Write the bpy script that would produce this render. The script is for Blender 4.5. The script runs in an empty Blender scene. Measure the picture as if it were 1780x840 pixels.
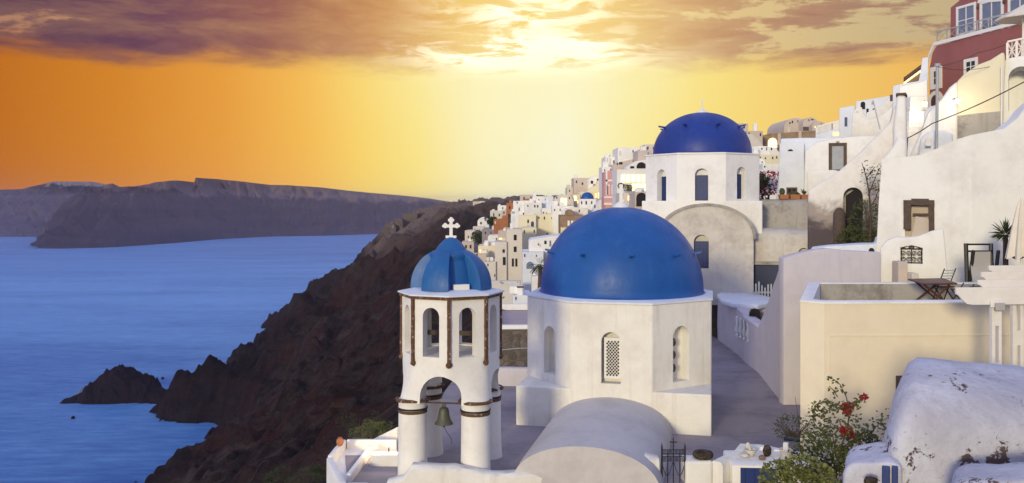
import bpy, bmesh, math, random
import numpy as np
from mathutils import Vector, Matrix, noise as mnoise

sc = bpy.context.scene
COL = sc.collection
R = math.radians
rng = random.Random(7)

# ------------------------------------------------------------------ camera
F, CX, HY = 1541.0, 890.0, 350.0        # focal length, optical axis and eye level of the 1780 px wide photograph
cam_d = bpy.data.cameras.new('camera')
cam_d.sensor_width = 36.0
cam_d.lens = 36.0 * F / 1780.0
cam_d.shift_y = -(420.0 - HY) / 1780.0
cam_d.clip_start, cam_d.clip_end = 0.1, 30000.0
cam = bpy.data.objects.new('camera', cam_d)
cam.rotation_euler = (R(90), 0, 0)
COL.objects.link(cam)
sc.camera = cam

# ------------------------------------------------------------------ exposure and sampling
sc.view_settings.view_transform = 'Standard'
sc.view_settings.look = 'None'
sc.view_settings.gamma = 1.0
sc.view_settings.exposure = 0.0
sc.render.engine = 'CYCLES'
sc.cycles.use_denoising = True
sc.cycles.denoiser = 'OPENIMAGEDENOISE'
sc.cycles.max_bounces = 6
sc.cycles.diffuse_bounces = 3
sc.cycles.glossy_bounces = 2
sc.cycles.volume_bounces = 1
sc.cycles.sample_clamp_indirect = 4.0
sc.cycles.caustics_reflective = False
sc.cycles.caustics_refractive = False

def lin(c):
    f = lambda v: (v / 255.0) / 12.92 if v <= 10.3 else (((v / 255.0) + 0.055) / 1.055) ** 2.4
    return (f(c[0]), f(c[1]), f(c[2]), 1.0)

# ------------------------------------------------------------------ node helper
class NT:
    def __init__(self, tree):
        self.t = tree
        self.n = tree.nodes
    def new(self, typ, **kw):
        nd = self.n.new(typ)
        for k, v in kw.items():
            setattr(nd, k, v)
        return nd
    def put(self, sock, v):
        if isinstance(v, bpy.types.NodeSocket):
            self.t.links.new(v, sock)
        elif v is not None:
            sock.default_value = v
    def math(self, op, a, b=None, c=None, clamp=False):
        nd = self.new('ShaderNodeMath', operation=op, use_clamp=clamp)
        for i, v in enumerate((a, b, c)):
            if v is not None:
                self.put(nd.inputs[i], v)
        return nd.outputs[0]
    def sstep(self, v, lo, hi, a=0.0, b=1.0):
        nd = self.new('ShaderNodeMapRange', interpolation_type='SMOOTHSTEP')
        self.put(nd.inputs['Value'], v)
        self.put(nd.inputs['From Min'], lo); self.put(nd.inputs['From Max'], hi)
        self.put(nd.inputs['To Min'], a); self.put(nd.inputs['To Max'], b)
        return nd.outputs['Result']
    def mix(self, fac, a, b, blend='MIX'):
        nd = self.new('ShaderNodeMix', data_type='RGBA', blend_type=blend)
        self.put(nd.inputs['Factor'], fac)
        self.put(nd.inputs[6], a); self.put(nd.inputs[7], b)
        return nd.outputs[2]
    def noise(self, vec, scale, detail=4.0, rough=0.55, dist=0.0):
        nd = self.new('ShaderNodeTexNoise')
        if vec is not None:
            self.put(nd.inputs['Vector'], vec)
        nd.inputs['Scale'].default_value = scale
        nd.inputs['Detail'].default_value = detail
        nd.inputs['Roughness'].default_value = rough
        nd.inputs['Distortion'].default_value = dist
        return nd.outputs['Fac']
    def ramp(self, fac, stops, interp='LINEAR'):
        nd = self.new('ShaderNodeValToRGB')
        cr = nd.color_ramp
        cr.interpolation = interp
        while len(cr.elements) > len(stops):
            cr.elements.remove(cr.elements[-1])
        while len(cr.elements) < len(stops):
            cr.elements.new(0.5)
        for e, (p, c) in zip(cr.elements, sorted(stops)):
            e.position = p
            e.color = c
        self.put(nd.inputs['Fac'], fac)
        return nd.outputs['Color']
    def scale(self, vec, s):
        nd = self.new('ShaderNodeVectorMath', operation='MULTIPLY')
        self.put(nd.inputs[0], vec)
        nd.inputs[1].default_value = s
        return nd.outputs[0]
    def bump(self, h, strength, dist):
        nd = self.new('ShaderNodeBump')
        nd.inputs['Strength'].default_value = strength
        nd.inputs['Distance'].default_value = dist
        self.put(nd.inputs['Height'], h)
        return nd.outputs['Normal']

# ------------------------------------------------------------------ sky
SKY_BACK = (0.60, 0.62, 0.83, 1.0)
SKY_ZEN = (0.46, 0.53, 0.87, 1.0)
SKY_STRENGTH = 1.0
world = bpy.data.worlds.new('World')
sc.world = world
world.use_nodes = True
N = NT(world.node_tree)
N.n.clear()
tc = N.new('ShaderNodeTexCoord')
sep = N.new('ShaderNodeSeparateXYZ')
N.t.links.new(tc.outputs['Generated'], sep.inputs[0])
dx, dy, dz = sep.outputs
az = N.math('MULTIPLY', N.math('ARCTAN2', dx, dy), 57.29578)
el = N.math('MULTIPLY', N.math('ARCSINE', dz), 57.29578)
azf = N.math('DIVIDE', N.math('ADD', az, 40.0), 80.0, clamp=True)
def azramp(stops):
    return N.ramp(azf, [((a + 40.0) / 80.0, lin(c)) for a, c in stops])
glow = azramp([(-40, (165, 92, 24)), (-30, (193, 112, 28)), (-24, (212, 133, 40)), (-18, (232, 158, 62)), (-13, (246, 188, 84)), (-9.5, (251, 214, 108)),
               (-6, (252, 230, 138)), (-2, (253, 244, 192)), (3.5, (253, 249, 214)), (7.5, (252, 238, 165)), (12, (250, 224, 126)), (18, (246, 206, 112)),
               (24, (240, 188, 96)), (30, (222, 162, 84)), (40, (185, 128, 84))])
cloudc = azramp([(-40, (58, 40, 70)), (-30, (76, 50, 80)), (-22, (108, 70, 88)), (-15, (150, 95, 86)), (-9, (198, 138, 88)), (-3, (240, 188, 100)),
                 (2, (252, 214, 116)), (6, (244, 198, 108)), (10, (214, 160, 104)), (16, (168, 110, 94)), (24, (142, 92, 92)), (40, (104, 72, 84))])
gapc = azramp([(-40, (150, 104, 90)), (-30, (176, 128, 100)), (-18, (205, 155, 105)), (-9, (232, 190, 118)), (-3, (254, 236, 150)), (2.5, (255, 250, 205)),
               (8, (248, 224, 150)), (14, (226, 196, 138)), (22, (206, 182, 136)), (30, (188, 168, 132)), (40, (150, 132, 132))])
v1 = N.scale(tc.outputs['Generated'], (1.0, 1.0, 4.6))
n_big = N.noise(v1, 6.6, 8.0, 0.62, 0.35)
n_wide = N.noise(N.scale(tc.outputs['Generated'], (1.0, 1.0, 3.0)), 2.1, 3.0, 0.5)
n_fine = N.noise(N.scale(tc.outputs['Generated'], (1.0, 1.0, 2.6)), 26.0, 6.0, 0.66, 0.3)
field = N.math('ADD', N.math('MULTIPLY', n_big, 0.72), N.math('ADD', N.math('MULTIPLY', n_wide, 0.28), N.math('MULTIPLY', N.math('SUBTRACT', n_fine, 0.5), 0.20)))
thr = N.sstep(az, -20.0, 14.0, 0.39, 0.492)
cmask = N.sstep(N.math('SUBTRACT', field, thr), -0.025, 0.03)
bandedge = N.math('ADD', el, N.math('MULTIPLY', N.math('SUBTRACT', n_big, 0.5), 3.4))
band = N.sstep(bandedge, 8.1, 9.6)
# cloud bodies shade from a lit rim to a darker core
core = N.sstep(N.math('SUBTRACT', field, thr), 0.02, 0.16)
cc = N.mix(core, N.mix(0.30, cloudc, gapc), cloudc)
cc = N.mix(N.math('MULTIPLY', N.sstep(n_fine, 0.35, 0.7), 0.13), cc, gapc)
upper = N.mix(cmask, gapc, cc)
low_soft = N.math('MULTIPLY', N.sstep(el, 7.6, 10.4), 0.35)
sunset = N.mix(band, N.mix(low_soft, glow, cloudc), upper)
# the bright break in the clouds where the sun stands
da = N.math('DIVIDE', N.math('SUBTRACT', az, 1.2), 5.6)
de = N.math('DIVIDE', N.math('SUBTRACT', el, 9.4), 1.0)
spot = N.math('EXPONENT', N.math('MULTIPLY', N.math('ADD', N.math('POWER', da, 2.0), N.math('POWER', de, 2.0)), -1.0))
da2 = N.math('DIVIDE', N.math('SUBTRACT', az, 1.4), 5.0)
de2 = N.math('DIVIDE', N.math('SUBTRACT', el, 12.0), 1.3)
spot2 = N.math('EXPONENT', N.math('MULTIPLY', N.math('ADD', N.math('POWER', da2, 2.0), N.math('POWER', de2, 2.0)), -1.0))
streak = N.sstep(N.noise(N.scale(tc.outputs['Generated'], (1.0, 1.0, 5.2)), 13.0, 6.0, 0.62, 0.6), 0.40, 0.55)
spot = N.math('MULTIPLY', N.math('ADD', spot, N.math('MULTIPLY', spot2, 0.45)), streak)
sunset = N.mix(N.math('MULTIPLY', spot, 2.2, clamp=True), sunset, (1.5, 1.4, 1.05, 1.0))
halo = N.math('EXPONENT', N.math('MULTIPLY', N.math('ADD', N.math('POWER', N.math('DIVIDE', N.math('SUBTRACT', az, 2.0), 8.5), 2.0),
       N.math('POWER', N.math('DIVIDE', N.math('SUBTRACT', el, 7.8), 3.2), 2.0)), -1.0))
sunset = N.mix(N.math('MULTIPLY', halo, 0.55), sunset, lin((255, 246, 190)))
# higher up and behind the camera: the pale blue and lavender evening sky
far_az = N.sstep(N.math('ABSOLUTE', az), 38.0, 85.0)
high = N.sstep(el, 13.5, 26.0)
dome = N.mix(N.sstep(dz, 0.15, 0.85), SKY_BACK, SKY_ZEN)
skyc = N.mix(far_az, sunset, SKY_BACK)
skyc = N.mix(high, skyc, dome)
bg = N.new('ShaderNodeBackground')
N.put(bg.inputs['Color'], skyc)
bg.inputs['Strength'].default_value = SKY_STRENGTH
wo = N.new('ShaderNodeOutputWorld')
N.t.links.new(bg.outputs[0], wo.inputs['Surface'])

# ------------------------------------------------------------------ the low warm light from the left
SUN_TRAVEL = Vector((0.39, 0.92, -0.165)).normalized()
sun_d = bpy.data.lights.new('sun', 'SUN')
sun_d.energy = 2.35
sun_d.angle = R(7.0)
sun_d.color = (1.0, 0.86, 0.52)
sun = bpy.data.objects.new('sun', sun_d)
sun.rotation_euler = SUN_TRAVEL.to_track_quat('-Z', 'Y').to_euler()
sun.location = (0, 0, 60)
COL.objects.link(sun)

# ------------------------------------------------------------------ geometry helpers
def P(px, py, d):
    return Vector(((px - CX) / F * d, d, -(py - HY) / F * d))
def G(px, py, z):
    d = -z * F / (py - HY)
    return P(px, py, d)

class Fr:
    """A vertical plane: a runs right along it, b runs away into depth, z up."""
    def __init__(self, o, yaw=0.0):
        self.o = Vector((o[0], o[1], o[2] if len(o) > 2 else 0.0))
        y = R(yaw)
        self.u = Vector((math.cos(y), -math.sin(y), 0)); self.v = Vector((math.sin(y), math.cos(y), 0))
    def pt(self, a, b, z):
        return self.o + self.u * a + self.v * b + Vector((0, 0, z))
    def hit(self, px, py):
        r = Vector(((px - CX) / F, 1.0, -(py - HY) / F))
        t = self.o.dot(self.v) / r.dot(self.v)
        p = r * t
        return ((p - self.o).dot(self.u), p.z - self.o.z)
    def rect(self, x0, y0, x1, y1):
        a0, z1 = self.hit(x0, y0); a1, z0 = self.hit(x1, y1)
        return a0, a1, z0, z1
WORLD = Fr((0, 0, 0))

class MB:
    """collects shapes and links them as ONE mesh object"""
    def __init__(self):
        self.bm = bmesh.new()
    def poly(self, pts):
        vs = [self.bm.verts.new(p) for p in pts]
        return self.bm.faces.new(vs)
    def box(self, fr, a0, a1, b0, b1, z0, z1):
        v = [self.bm.verts.new(fr.pt(a, b, z)) for z in (z0, z1) for (a, b) in ((a0, b0), (a1, b0), (a1, b1), (a0, b1))]
        for f in ((3, 2, 1, 0), (4, 5, 6, 7), (0, 1, 5, 4), (1, 2, 6, 5), (2, 3, 7, 6), (3, 0, 4, 7)):
            self.bm.faces.new([v[i] for i in f])
        return self
    def prism(self, bot, top, cap=True):
        """two loops of equal length joined by sides"""
        n = len(bot)
        A = [self.bm.verts.new(p) for p in bot]; B = [self.bm.verts.new(p) for p in top]
        for i in range(n):
            j = (i + 1) % n
            self.bm.faces.new((A[i], A[j], B[j], B[i]))
        if cap:
            self.bm.faces.new(A[::-1]); self.bm.faces.new(B)
        return self
    def loft(self, rings, cap=True, closed=True):
        VV = [[self.bm.verts.new(p) for p in r] for r in rings]
        for A, B in zip(VV, VV[1:]):
            n = len(A)
            for i in range(n if closed else n - 1):
                j = (i + 1) % n
                self.bm.faces.new((A[i], A[j], B[j], B[i]))
        if cap:
            self.bm.faces.new(VV[0][::-1]); self.bm.faces.new(VV[-1])
        return self
    def face_poly(self, fr, pts, b0, b1):
        """polygon of (a, z) on the frame, extruded from depth b0 to b1"""
        return self.prism([fr.pt(a, b0, z) for a, z in pts], [fr.pt(a, b1, z) for a, z in pts])
    def lathe(self, c, prof, seg=48, cap=True, a0=0.0):
        rings = []
        for r, z in prof:
            rings.append([Vector((c[0] + r * math.cos(a0 + 2 * math.pi * k / seg), c[1] + r * math.sin(a0 + 2 * math.pi * k / seg), z)) for k in range(seg)])
        return self.loft(rings, cap)
    def tube(self, pts, r, seg=8, r1=None, cap=True):
        pts = [Vector(p) for p in pts]
        n = len(pts); rings = []
        up = None
        for i, p in enumerate(pts):
            t = (pts[min(i + 1, n - 1)] - pts[max(i - 1, 0)]).normalized()
            if up is None:
                up = Vector((0, 0, 1)) if abs(t.z) < 0.9 else Vector((1, 0, 0))
            s = t.cross(up).normalized(); up = s.cross(t).normalized()
            rr = r if r1 is None else r + (r1 - r) * i / max(1, n - 1)
            rings.append([p + s * (rr * math.cos(2 * math.pi * k / seg)) + up * (rr * math.sin(2 * math.pi * k / seg)) for k in range(seg)])
        return self.loft(rings, cap)
    def ball(self, c, rx, ry=None, rz=None, seg=16, rings=10, bumps=0.0, seed=0):
        ry = ry or rx; rz = rz or rx
        m = bmesh.ops.create_uvsphere(self.bm, u_segments=seg, v_segments=rings, radius=1.0)
        for v in m['verts']:
            k = 1.0
            if bumps:
                k += bumps * (mnoise.noise(v.co * 2.1 + Vector((seed * 7.3, seed, 0))))
            v.co = Vector((c[0] + v.co.x * rx * k, c[1] + v.co.y * ry * k, c[2] + v.co.z * rz * k))
        return self
    def leaf(self, p, d, up, L, W):
        s = d.cross(up)
        if s.length < 1e-4:
            s = d.cross(Vector((1, 0, 0)))
        s.normalize()
        q = p + d * (L * 0.5) + up * (L * 0.08)
        a = self.bm.verts.new(p); b = self.bm.verts.new(q + s * W); c = self.bm.verts.new(p + d * L); e = self.bm.verts.new(q - s * W)
        self.bm.faces.new((a, b, c)); self.bm.faces.new((a, c, e))
        return self
    def bevel(self, w, seg=2, ang=40):
        bmesh.ops.remove_doubles(self.bm, verts=self.bm.verts, dist=1e-5)
        es = [e for e in self.bm.edges if len(e.link_faces) == 2 and e.calc_face_angle(0) > R(ang)]
        if es:
            bmesh.ops.bevel(self.bm, geom=es, offset=w, segments=seg, profile=0.5, affect='EDGES', clamp_overlap=True)
        return self
    def rough(self, amp, scale, cuts=0, edge=None):
        """a hand-plastered, uneven surface"""
        if edge:
            for _ in range(6):
                es = [e for e in self.bm.edges if e.calc_length() > edge]
                if not es:
                    break
                bmesh.ops.subdivide_edges(self.bm, edges=es, cuts=1, use_grid_fill=True)
            bmesh.ops.triangulate(self.bm, faces=[f for f in self.bm.faces if len(f.verts) > 4])
        self.bm.normal_update()
        for v in self.bm.verts:
            n = mnoise.noise(v.co * scale) + 0.5 * mnoise.noise(v.co * scale * 2.7)
            v.co += v.normal * (n * amp)
        return self

ROOTLOC = {}
def thing(name, label, cat, loc, group=None):
    o = bpy.data.objects.new(name, None)
    o.empty_display_size = 0.3
    o.location = loc
    COL.objects.link(o)
    o['label'] = label; o['category'] = cat
    if group:
        o['group'] = group
    ROOTLOC[o.name] = Vector(loc)
    return o
def obj(name, mb, mat, parent=None, smooth=None, label=None, loc=None):
    bm = mb.bm
    bmesh.ops.recalc_face_normals(bm, faces=bm.faces) if not getattr(mb, 'keep', False) else None
    base = Vector((0, 0, 0))
    if parent is not None:
        r = parent
        while r.parent is not None:
            r = r.parent
        base = ROOTLOC[r.name]
    elif loc is not None:
        base = Vector(loc)
    if base.length > 0:
        bmesh.ops.translate(bm, verts=bm.verts, vec=-base)
    me = bpy.data.meshes.new(name)
    bm.to_mesh(me); bm.free()
    if smooth is not None:
        me.shade_smooth()
        me.set_sharp_from_angle(angle=R(smooth))
    if mat is not None:
        me.materials.append(mat)
    o = bpy.data.objects.new(name, me)
    COL.objects.link(o)
    if parent is not None:
        o.parent = parent
    elif loc is not None:
        o.location = base; ROOTLOC[o.name] = base
    else:
        ROOTLOC[o.name] = Vector((0, 0, 0))
    if label:
        o['label'] = label
    return o
def tag(o, label, cat, group=None):
    o['label'] = label; o['category'] = cat
    if group:
        o['group'] = group
    return o
def structure(o, kind='structure'):
    o['kind'] = kind
    return o
def cut(o, cutters, smooth=None):
    """carve openings (same local space as o)"""
    base = ROOTLOC[o.name] if o.name in ROOTLOC else Vector((0, 0, 0))
    r = o
    while r.parent is not None:
        r = r.parent
    base = ROOTLOC[r.name]
    for mb in cutters:
        bmesh.ops.recalc_face_normals(mb.bm, faces=mb.bm.faces)
        bmesh.ops.translate(mb.bm, verts=mb.bm.verts, vec=-base)
        me = bpy.data.meshes.new('cutter'); mb.bm.to_mesh(me); mb.bm.free()
        c = bpy.data.objects.new('cutter', me); COL.objects.link(c)
        if o.parent is not None:
            c.parent = o.parent
        elif o.location.length > 0:
            c.location = o.location
        md = o.modifiers.new('b', 'BOOLEAN'); md.operation = 'DIFFERENCE'; md.solver = 'EXACT'; md.object = c
        bpy.context.view_layer.update()
        dg = bpy.context.evaluated_depsgraph_get()
        nm = bpy.data.meshes.new_from_object(o.evaluated_get(dg))
        o.modifiers.remove(md)
        old = o.data; o.data = nm; nm.name = o.name
        bpy.data.meshes.remove(old)
        bpy.data.objects.remove(c); bpy.data.meshes.remove(me)
    if smooth is not None:
        o.data.shade_smooth(); o.data.set_sharp_from_angle(angle=R(smooth))
    return o
def arch_pts(a, w, z0, z1, seg=12, pointy=1.0):
    """outline of an arched opening: a = middle, w = half width, z1 = crown"""
    sp = z1 - w * pointy
    pts = [(a - w, z0), (a + w, z0)]
    for k in range(seg + 1):
        t = math.pi * k / seg
        pts.append((a + w * math.cos(t), sp + w * pointy * math.sin(t)))
    return pts
def ring_pts(c, r, z, seg, a0=0.0):
    return [Vector((c[0] + r * math.sin(a0 + 2 * math.pi * k / seg), c[1] - r * math.cos(a0 + 2 * math.pi * k / seg), z)) for k in range(seg)]
# ------------------------------------------------------------------ materials
def material(name):
    m = bpy.data.materials.new(name)
    m.use_nodes = True
    nt = NT(m.node_tree)
    b = m.node_tree.nodes['Principled BSDF']
    return m, nt, b
def wpos(nt):
    return nt.new('ShaderNodeNewGeometry').outputs['Position']
def plaster(name, col, dirt=None, amount=0.35, scale=0.9, rough=0.85, bump=0.25, streaks=0.0, patch=None, patch_thr=0.62, patch_scale=1.2):
    m, nt, b = material(name)
    p = wpos(nt)
    c = (*col, 1.0)
    dirt = dirt or tuple(v * k for v, k in zip(col, (0.72, 0.70, 0.66)))
    n1 = nt.noise(p, scale, 6.0, 0.62, 0.3)
    n2 = nt.noise(p, scale * 6.0, 5.0, 0.65)
    fac = nt.math('MULTIPLY', nt.sstep(nt.math('ADD', nt.math('MULTIPLY', n1, 0.7), nt.math('MULTIPLY', n2, 0.3)), 0.42, 0.68), amount)
    out = nt.mix(fac, c, (*dirt, 1.0))
    if streaks:
        ns = nt.noise(nt.scale(p, (5.0, 5.0, 0.35)), 1.0, 4.0, 0.6)
        out = nt.mix(nt.math('MULTIPLY', nt.sstep(ns, 0.5, 0.75), streaks), out, (*dirt, 1.0))
    if patch:
        npt = nt.noise(p, patch_scale, 7.0, 0.6, 0.4)
        out = nt.mix(nt.sstep(npt, patch_thr, patch_thr + 0.05), out, (*patch, 1.0))
    nt.put(b.inputs['Base Color'], out)
    b.inputs['Roughness'].default_value = rough
    b.inputs['Specular IOR Level'].default_value = 0.25
    h = nt.math('ADD', nt.math('MULTIPLY', nt.noise(p, 3.0, 4.0, 0.6), 1.0), nt.math('MULTIPLY', nt.noise(p, 22.0, 3.0, 0.6), 0.25))
    nt.put(b.inputs['Normal'], nt.bump(h, bump, 0.05))
    return m
def paint(name, col, rough=0.4, spec=0.4, amount=0.25, scale=2.0, bump=0.1, metallic=0.0):
    m, nt, b = material(name)
    p = wpos(nt)
    f = nt.math('MULTIPLY', nt.sstep(nt.noise(p, scale, 6.0, 0.65), 0.35, 0.7), amount)
    nt.put(b.inputs['Base Color'], nt.mix(f, (*col, 1.0), tuple(v * 0.6 for v in col) + (1.0,)))
    b.inputs['Roughness'].default_value = rough
    b.inputs['Specular IOR Level'].default_value = spec
    b.inputs['Metallic'].default_value = metallic
    nt.put(b.inputs['Normal'], nt.bump(nt.noise(p, scale * 3, 4.0, 0.6), bump, 0.03))
    return m
def glowing(name, col, strength):
    m, nt, b = material(name)
    b.inputs['Base Color'].default_value = (*col, 1.0)
    b.inputs['Emission Color'].default_value = (*col, 1.0)
    b.inputs['Emission Strength'].default_value = strength
    return m
def stone(name, c1, c2, scale=2.4, bump=0.6, mortar=None, rough=0.9):
    m, nt, b = material(name)
    p = wpos(nt)
    vo = nt.new('ShaderNodeTexVoronoi', feature='F1')
    nt.put(vo.inputs['Vector'], p); vo.inputs['Scale'].default_value = scale
    hv = nt.new('ShaderNodeTexVoronoi', feature='DISTANCE_TO_EDGE')
    nt.put(hv.inputs['Vector'], p); hv.inputs['Scale'].default_value = scale
    sp = nt.new('ShaderNodeSeparateColor'); nt.put(sp.inputs[0], vo.outputs['Color'])
    col = nt.mix(nt.math('ADD', nt.math('MULTIPLY', sp.outputs[0], 0.6), nt.math('MULTIPLY', nt.noise(p, scale * 3, 5.0, 0.6), 0.5), clamp=True), (*c1, 1.0), (*c2, 1.0))
    e = nt.sstep(hv.outputs['Distance'], 0.02, 0.09)
    if mortar:
        col = nt.mix(e, (*mortar, 1.0), col)
    nt.put(b.inputs['Base Color'], col)
    b.inputs['Roughness'].default_value = rough
    b.inputs['Specular IOR Level'].default_value = 0.15
    nt.put(b.inputs['Normal'], nt.bump(nt.math('ADD', e, nt.noise(p, scale * 5, 4.0, 0.6)), bump, 0.06))
    return m
def leafy(name, c1, c2, scale=3.0):
    m, nt, b = material(name)
    p = wpos(nt)
    g = nt.new('ShaderNodeNewGeometry')
    f = nt.math('ADD', nt.math('MULTIPLY', g.outputs['Random Per Island'], 0.6), nt.math('MULTIPLY', nt.noise(p, scale, 3.0, 0.6), 0.5), clamp=True)
    nt.put(b.inputs['Base Color'], nt.mix(f, (*c1, 1.0), (*c2, 1.0)))
    b.inputs['Roughness'].default_value = 0.6
    b.inputs['Specular IOR Level'].default_value = 0.25
    return m

M = {}
M['white'] = plaster('white_plaster', (0.80, 0.79, 0.77), (0.60, 0.57, 0.55), 0.55, 0.7, bump=0.35, streaks=0.18)
M['church'] = plaster('church_whitewash', (0.80, 0.775, 0.72), (0.56, 0.50, 0.42), 0.45, 0.5, streaks=0.45, bump=0.45)
M['tower'] = plaster('tower_whitewash', (0.80, 0.775, 0.73), (0.58, 0.52, 0.45), 0.35, 1.6, streaks=0.12, patch=(0.50, 0.42, 0.34), patch_thr=0.70, patch_scale=2.3)
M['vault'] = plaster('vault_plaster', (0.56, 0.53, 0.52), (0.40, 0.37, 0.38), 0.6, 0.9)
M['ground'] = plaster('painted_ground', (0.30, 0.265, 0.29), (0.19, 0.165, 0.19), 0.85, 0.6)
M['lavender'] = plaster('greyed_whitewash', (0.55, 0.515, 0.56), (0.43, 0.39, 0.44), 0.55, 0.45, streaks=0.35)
M['rearwall'] = plaster('weathered_plaster', (0.60, 0.56, 0.51), (0.38, 0.34, 0.295), 0.75, 0.8, streaks=0.25, bump=0.4)
M['greyvault'] = plaster('bare_lime_plaster', (0.38, 0.355, 0.325), (0.18, 0.16, 0.14), 0.9, 1.1, streaks=0.3, bump=0.4)
M['cream'] = plaster('cream_render', (0.78, 0.685, 0.52), (0.66, 0.55, 0.41), 0.55, 0.5, bump=0.2, streaks=0.15)
M['creamfar'] = plaster('pale_yellow_render', (0.74, 0.68, 0.50), (0.64, 0.58, 0.42), 0.4, 0.3)
M['beige'] = plaster('beige_render', (0.64, 0.585, 0.52), (0.52, 0.47, 0.41), 0.5, 0.3, streaks=0.2)
M['taupe'] = plaster('taupe_render', (0.56, 0.475, 0.42), (0.45, 0.38, 0.33), 0.5, 0.4)
M['rust'] = plaster('rust_render', (0.40, 0.16, 0.075), (0.28, 0.11, 0.05), 0.6, 0.4)
M['pink'] = plaster('pink_render', (0.62, 0.33, 0.32), (0.52, 0.27, 0.26), 0.4, 0.4)
M['red'] = plaster('red_render', (0.30, 0.112, 0.112), (0.22, 0.08, 0.08), 0.55, 0.35, streaks=0.3)
M['patched'] = plaster('peeling_plaster', (0.62, 0.59, 0.56), (0.48, 0.45, 0.42), 0.5, 0.3, patch=(0.13, 0.115, 0.12), patch_thr=0.56, patch_scale=0.75)
M['roofgrey'] = plaster('grey_roof_screed', (0.30, 0.27, 0.29), (0.22, 0.20, 0.22), 0.6, 0.8)
M['roofpink'] = plaster('pink_roof_screed', (0.42, 0.34, 0.35), (0.32, 0.27, 0.28), 0.6, 0.8)
M['bluewhite'] = plaster('bluish_whitewash', (0.70, 0.73, 0.80), (0.55, 0.58, 0.66), 0.5, 1.2, bump=0.5)
M['rubble'] = stone('dark_rubble_stone', (0.07, 0.058, 0.052), (0.20, 0.165, 0.145), 5.0, 0.7, (0.16, 0.14, 0.12))
M['brownstone'] = stone('brown_stone', (0.20, 0.13, 0.085), (0.38, 0.27, 0.18), 1.2, 0.5, (0.30, 0.22, 0.15))
M['darkstone'] = stone('volcanic_stone', (0.05, 0.032, 0.028), (0.13, 0.09, 0.07), 0.9, 0.5)
M['tuff'] = stone('ruin_stone', (0.075, 0.062, 0.058), (0.15, 0.125, 0.115), 0.5, 0.5)
def dome_paint(name, col, fade, s):
    m, nt, b = material(name)
    p = wpos(nt)
    n1 = nt.noise(p, 0.8 * s, 6.0, 0.65, 0.3)
    ns = nt.noise(nt.scale(p, (4.0, 4.0, 0.5)), 1.0 * s, 5.0, 0.62)
    c = nt.mix(nt.math('MULTIPLY', nt.sstep(n1, 0.35, 0.68), 0.45), (*col, 1), tuple(v * 0.62 for v in col) + (1,))
    c = nt.mix(nt.math('MULTIPLY', nt.sstep(ns, 0.50, 0.74), 0.30), c, (*fade, 1))
    c = nt.mix(nt.math('MULTIPLY', nt.sstep(nt.noise(p, 9.0 * s, 5.0, 0.7), 0.60, 0.72), 0.25), c, (*fade, 1))
    nt.put(b.inputs['Base Color'], c)
    nt.put(b.inputs['Roughness'], nt.sstep(n1, 0.3, 0.7, 0.38, 0.58))
    b.inputs['Specular IOR Level'].default_value = 0.4
    nt.put(b.inputs['Normal'], nt.bump(nt.math('ADD', nt.noise(p, 2.2, 4.0, 0.6), nt.math('MULTIPLY', nt.noise(p, 14.0, 3.0, 0.6), 0.2)), 0.22, 0.05))
    return m
M['domeblue'] = dome_paint('dome_blue', (0.006, 0.080, 0.32), (0.030, 0.13, 0.37), 1.0)
M['domedeep'] = dome_paint('dome_deep_blue', (0.010, 0.035, 0.24), (0.028, 0.07, 0.29), 0.9)
M['belfblue'] = dome_paint('belfry_blue', (0.010, 0.100, 0.32), (0.04, 0.16, 0.37), 1.6)
M['shutter'] = paint('shutter_blue', (0.015, 0.035, 0.16), 0.5, 0.4)
M['navy'] = paint('navy_door', (0.012, 0.022, 0.085), 0.5, 0.4, 0.4, 4.0)
M['dark'] = paint('dark_opening', (0.018, 0.014, 0.018), 0.7, 0.2)
M['pane'] = paint('window_pane', (0.03, 0.035, 0.05), 0.15, 0.5, 0.3)
M['bluepane'] = paint('pale_blue_pane', (0.16, 0.20, 0.30), 0.3, 0.5, 0.3)
M['greydoor'] = paint('grey_blue_door', (0.36, 0.38, 0.42), 0.6, 0.3, 0.4, 3.0)
M['iron'] = paint('black_iron', (0.012, 0.012, 0.016), 0.5, 0.4)
M['galv'] = paint('galvanised_steel', (0.36, 0.38, 0.42), 0.45, 0.5, 0.3)
M['wood'] = paint('oiled_wood', (0.105, 0.040, 0.024), 0.5, 0.35, 0.5, 5.0)
M['oldwood'] = paint('weathered_wood', (0.11, 0.078, 0.066), 0.8, 0.2, 0.7, 6.0, 0.5)
M['whitewood'] = paint('white_painted_wood', (0.78, 0.74, 0.70), 0.5, 0.35, 0.18, 4.0)
M['trim'] = paint('white_trim', (0.78, 0.76, 0.74), 0.6, 0.3, 0.15)
M['canvas'] = paint('cream_canvas', (0.74, 0.68, 0.58), 0.9, 0.1, 0.2, 3.0)
M['fabric'] = paint('pale_sling_fabric', (0.42, 0.40, 0.39), 0.9, 0.1, 0.2)
M['bronze'] = paint('weathered_bronze', (0.115, 0.115, 0.085), 0.55, 0.4, 0.5, 8.0, 0.3, 0.4)
M['terracotta'] = paint('terracotta', (0.42, 0.17, 0.085), 0.8, 0.2, 0.4, 5.0)
M['marble'] = paint('pale_stone', (0.62, 0.57, 0.50), 0.7, 0.3, 0.3, 9.0)
M['pebble'] = paint('brown_pebble', (0.22, 0.13, 0.08), 0.6, 0.3, 0.4, 9.0)
M['lava'] = stone('dark_lava_stone', (0.02, 0.013, 0.012), (0.16, 0.12, 0.09), 14.0, 0.9)
M['bark'] = paint('bark', (0.10, 0.07, 0.05), 0.9, 0.1, 0.6, 6.0, 0.5)
M['leafdark'] = leafy('dark_leaves', (0.020, 0.032, 0.014), (0.060, 0.075, 0.028))
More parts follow.
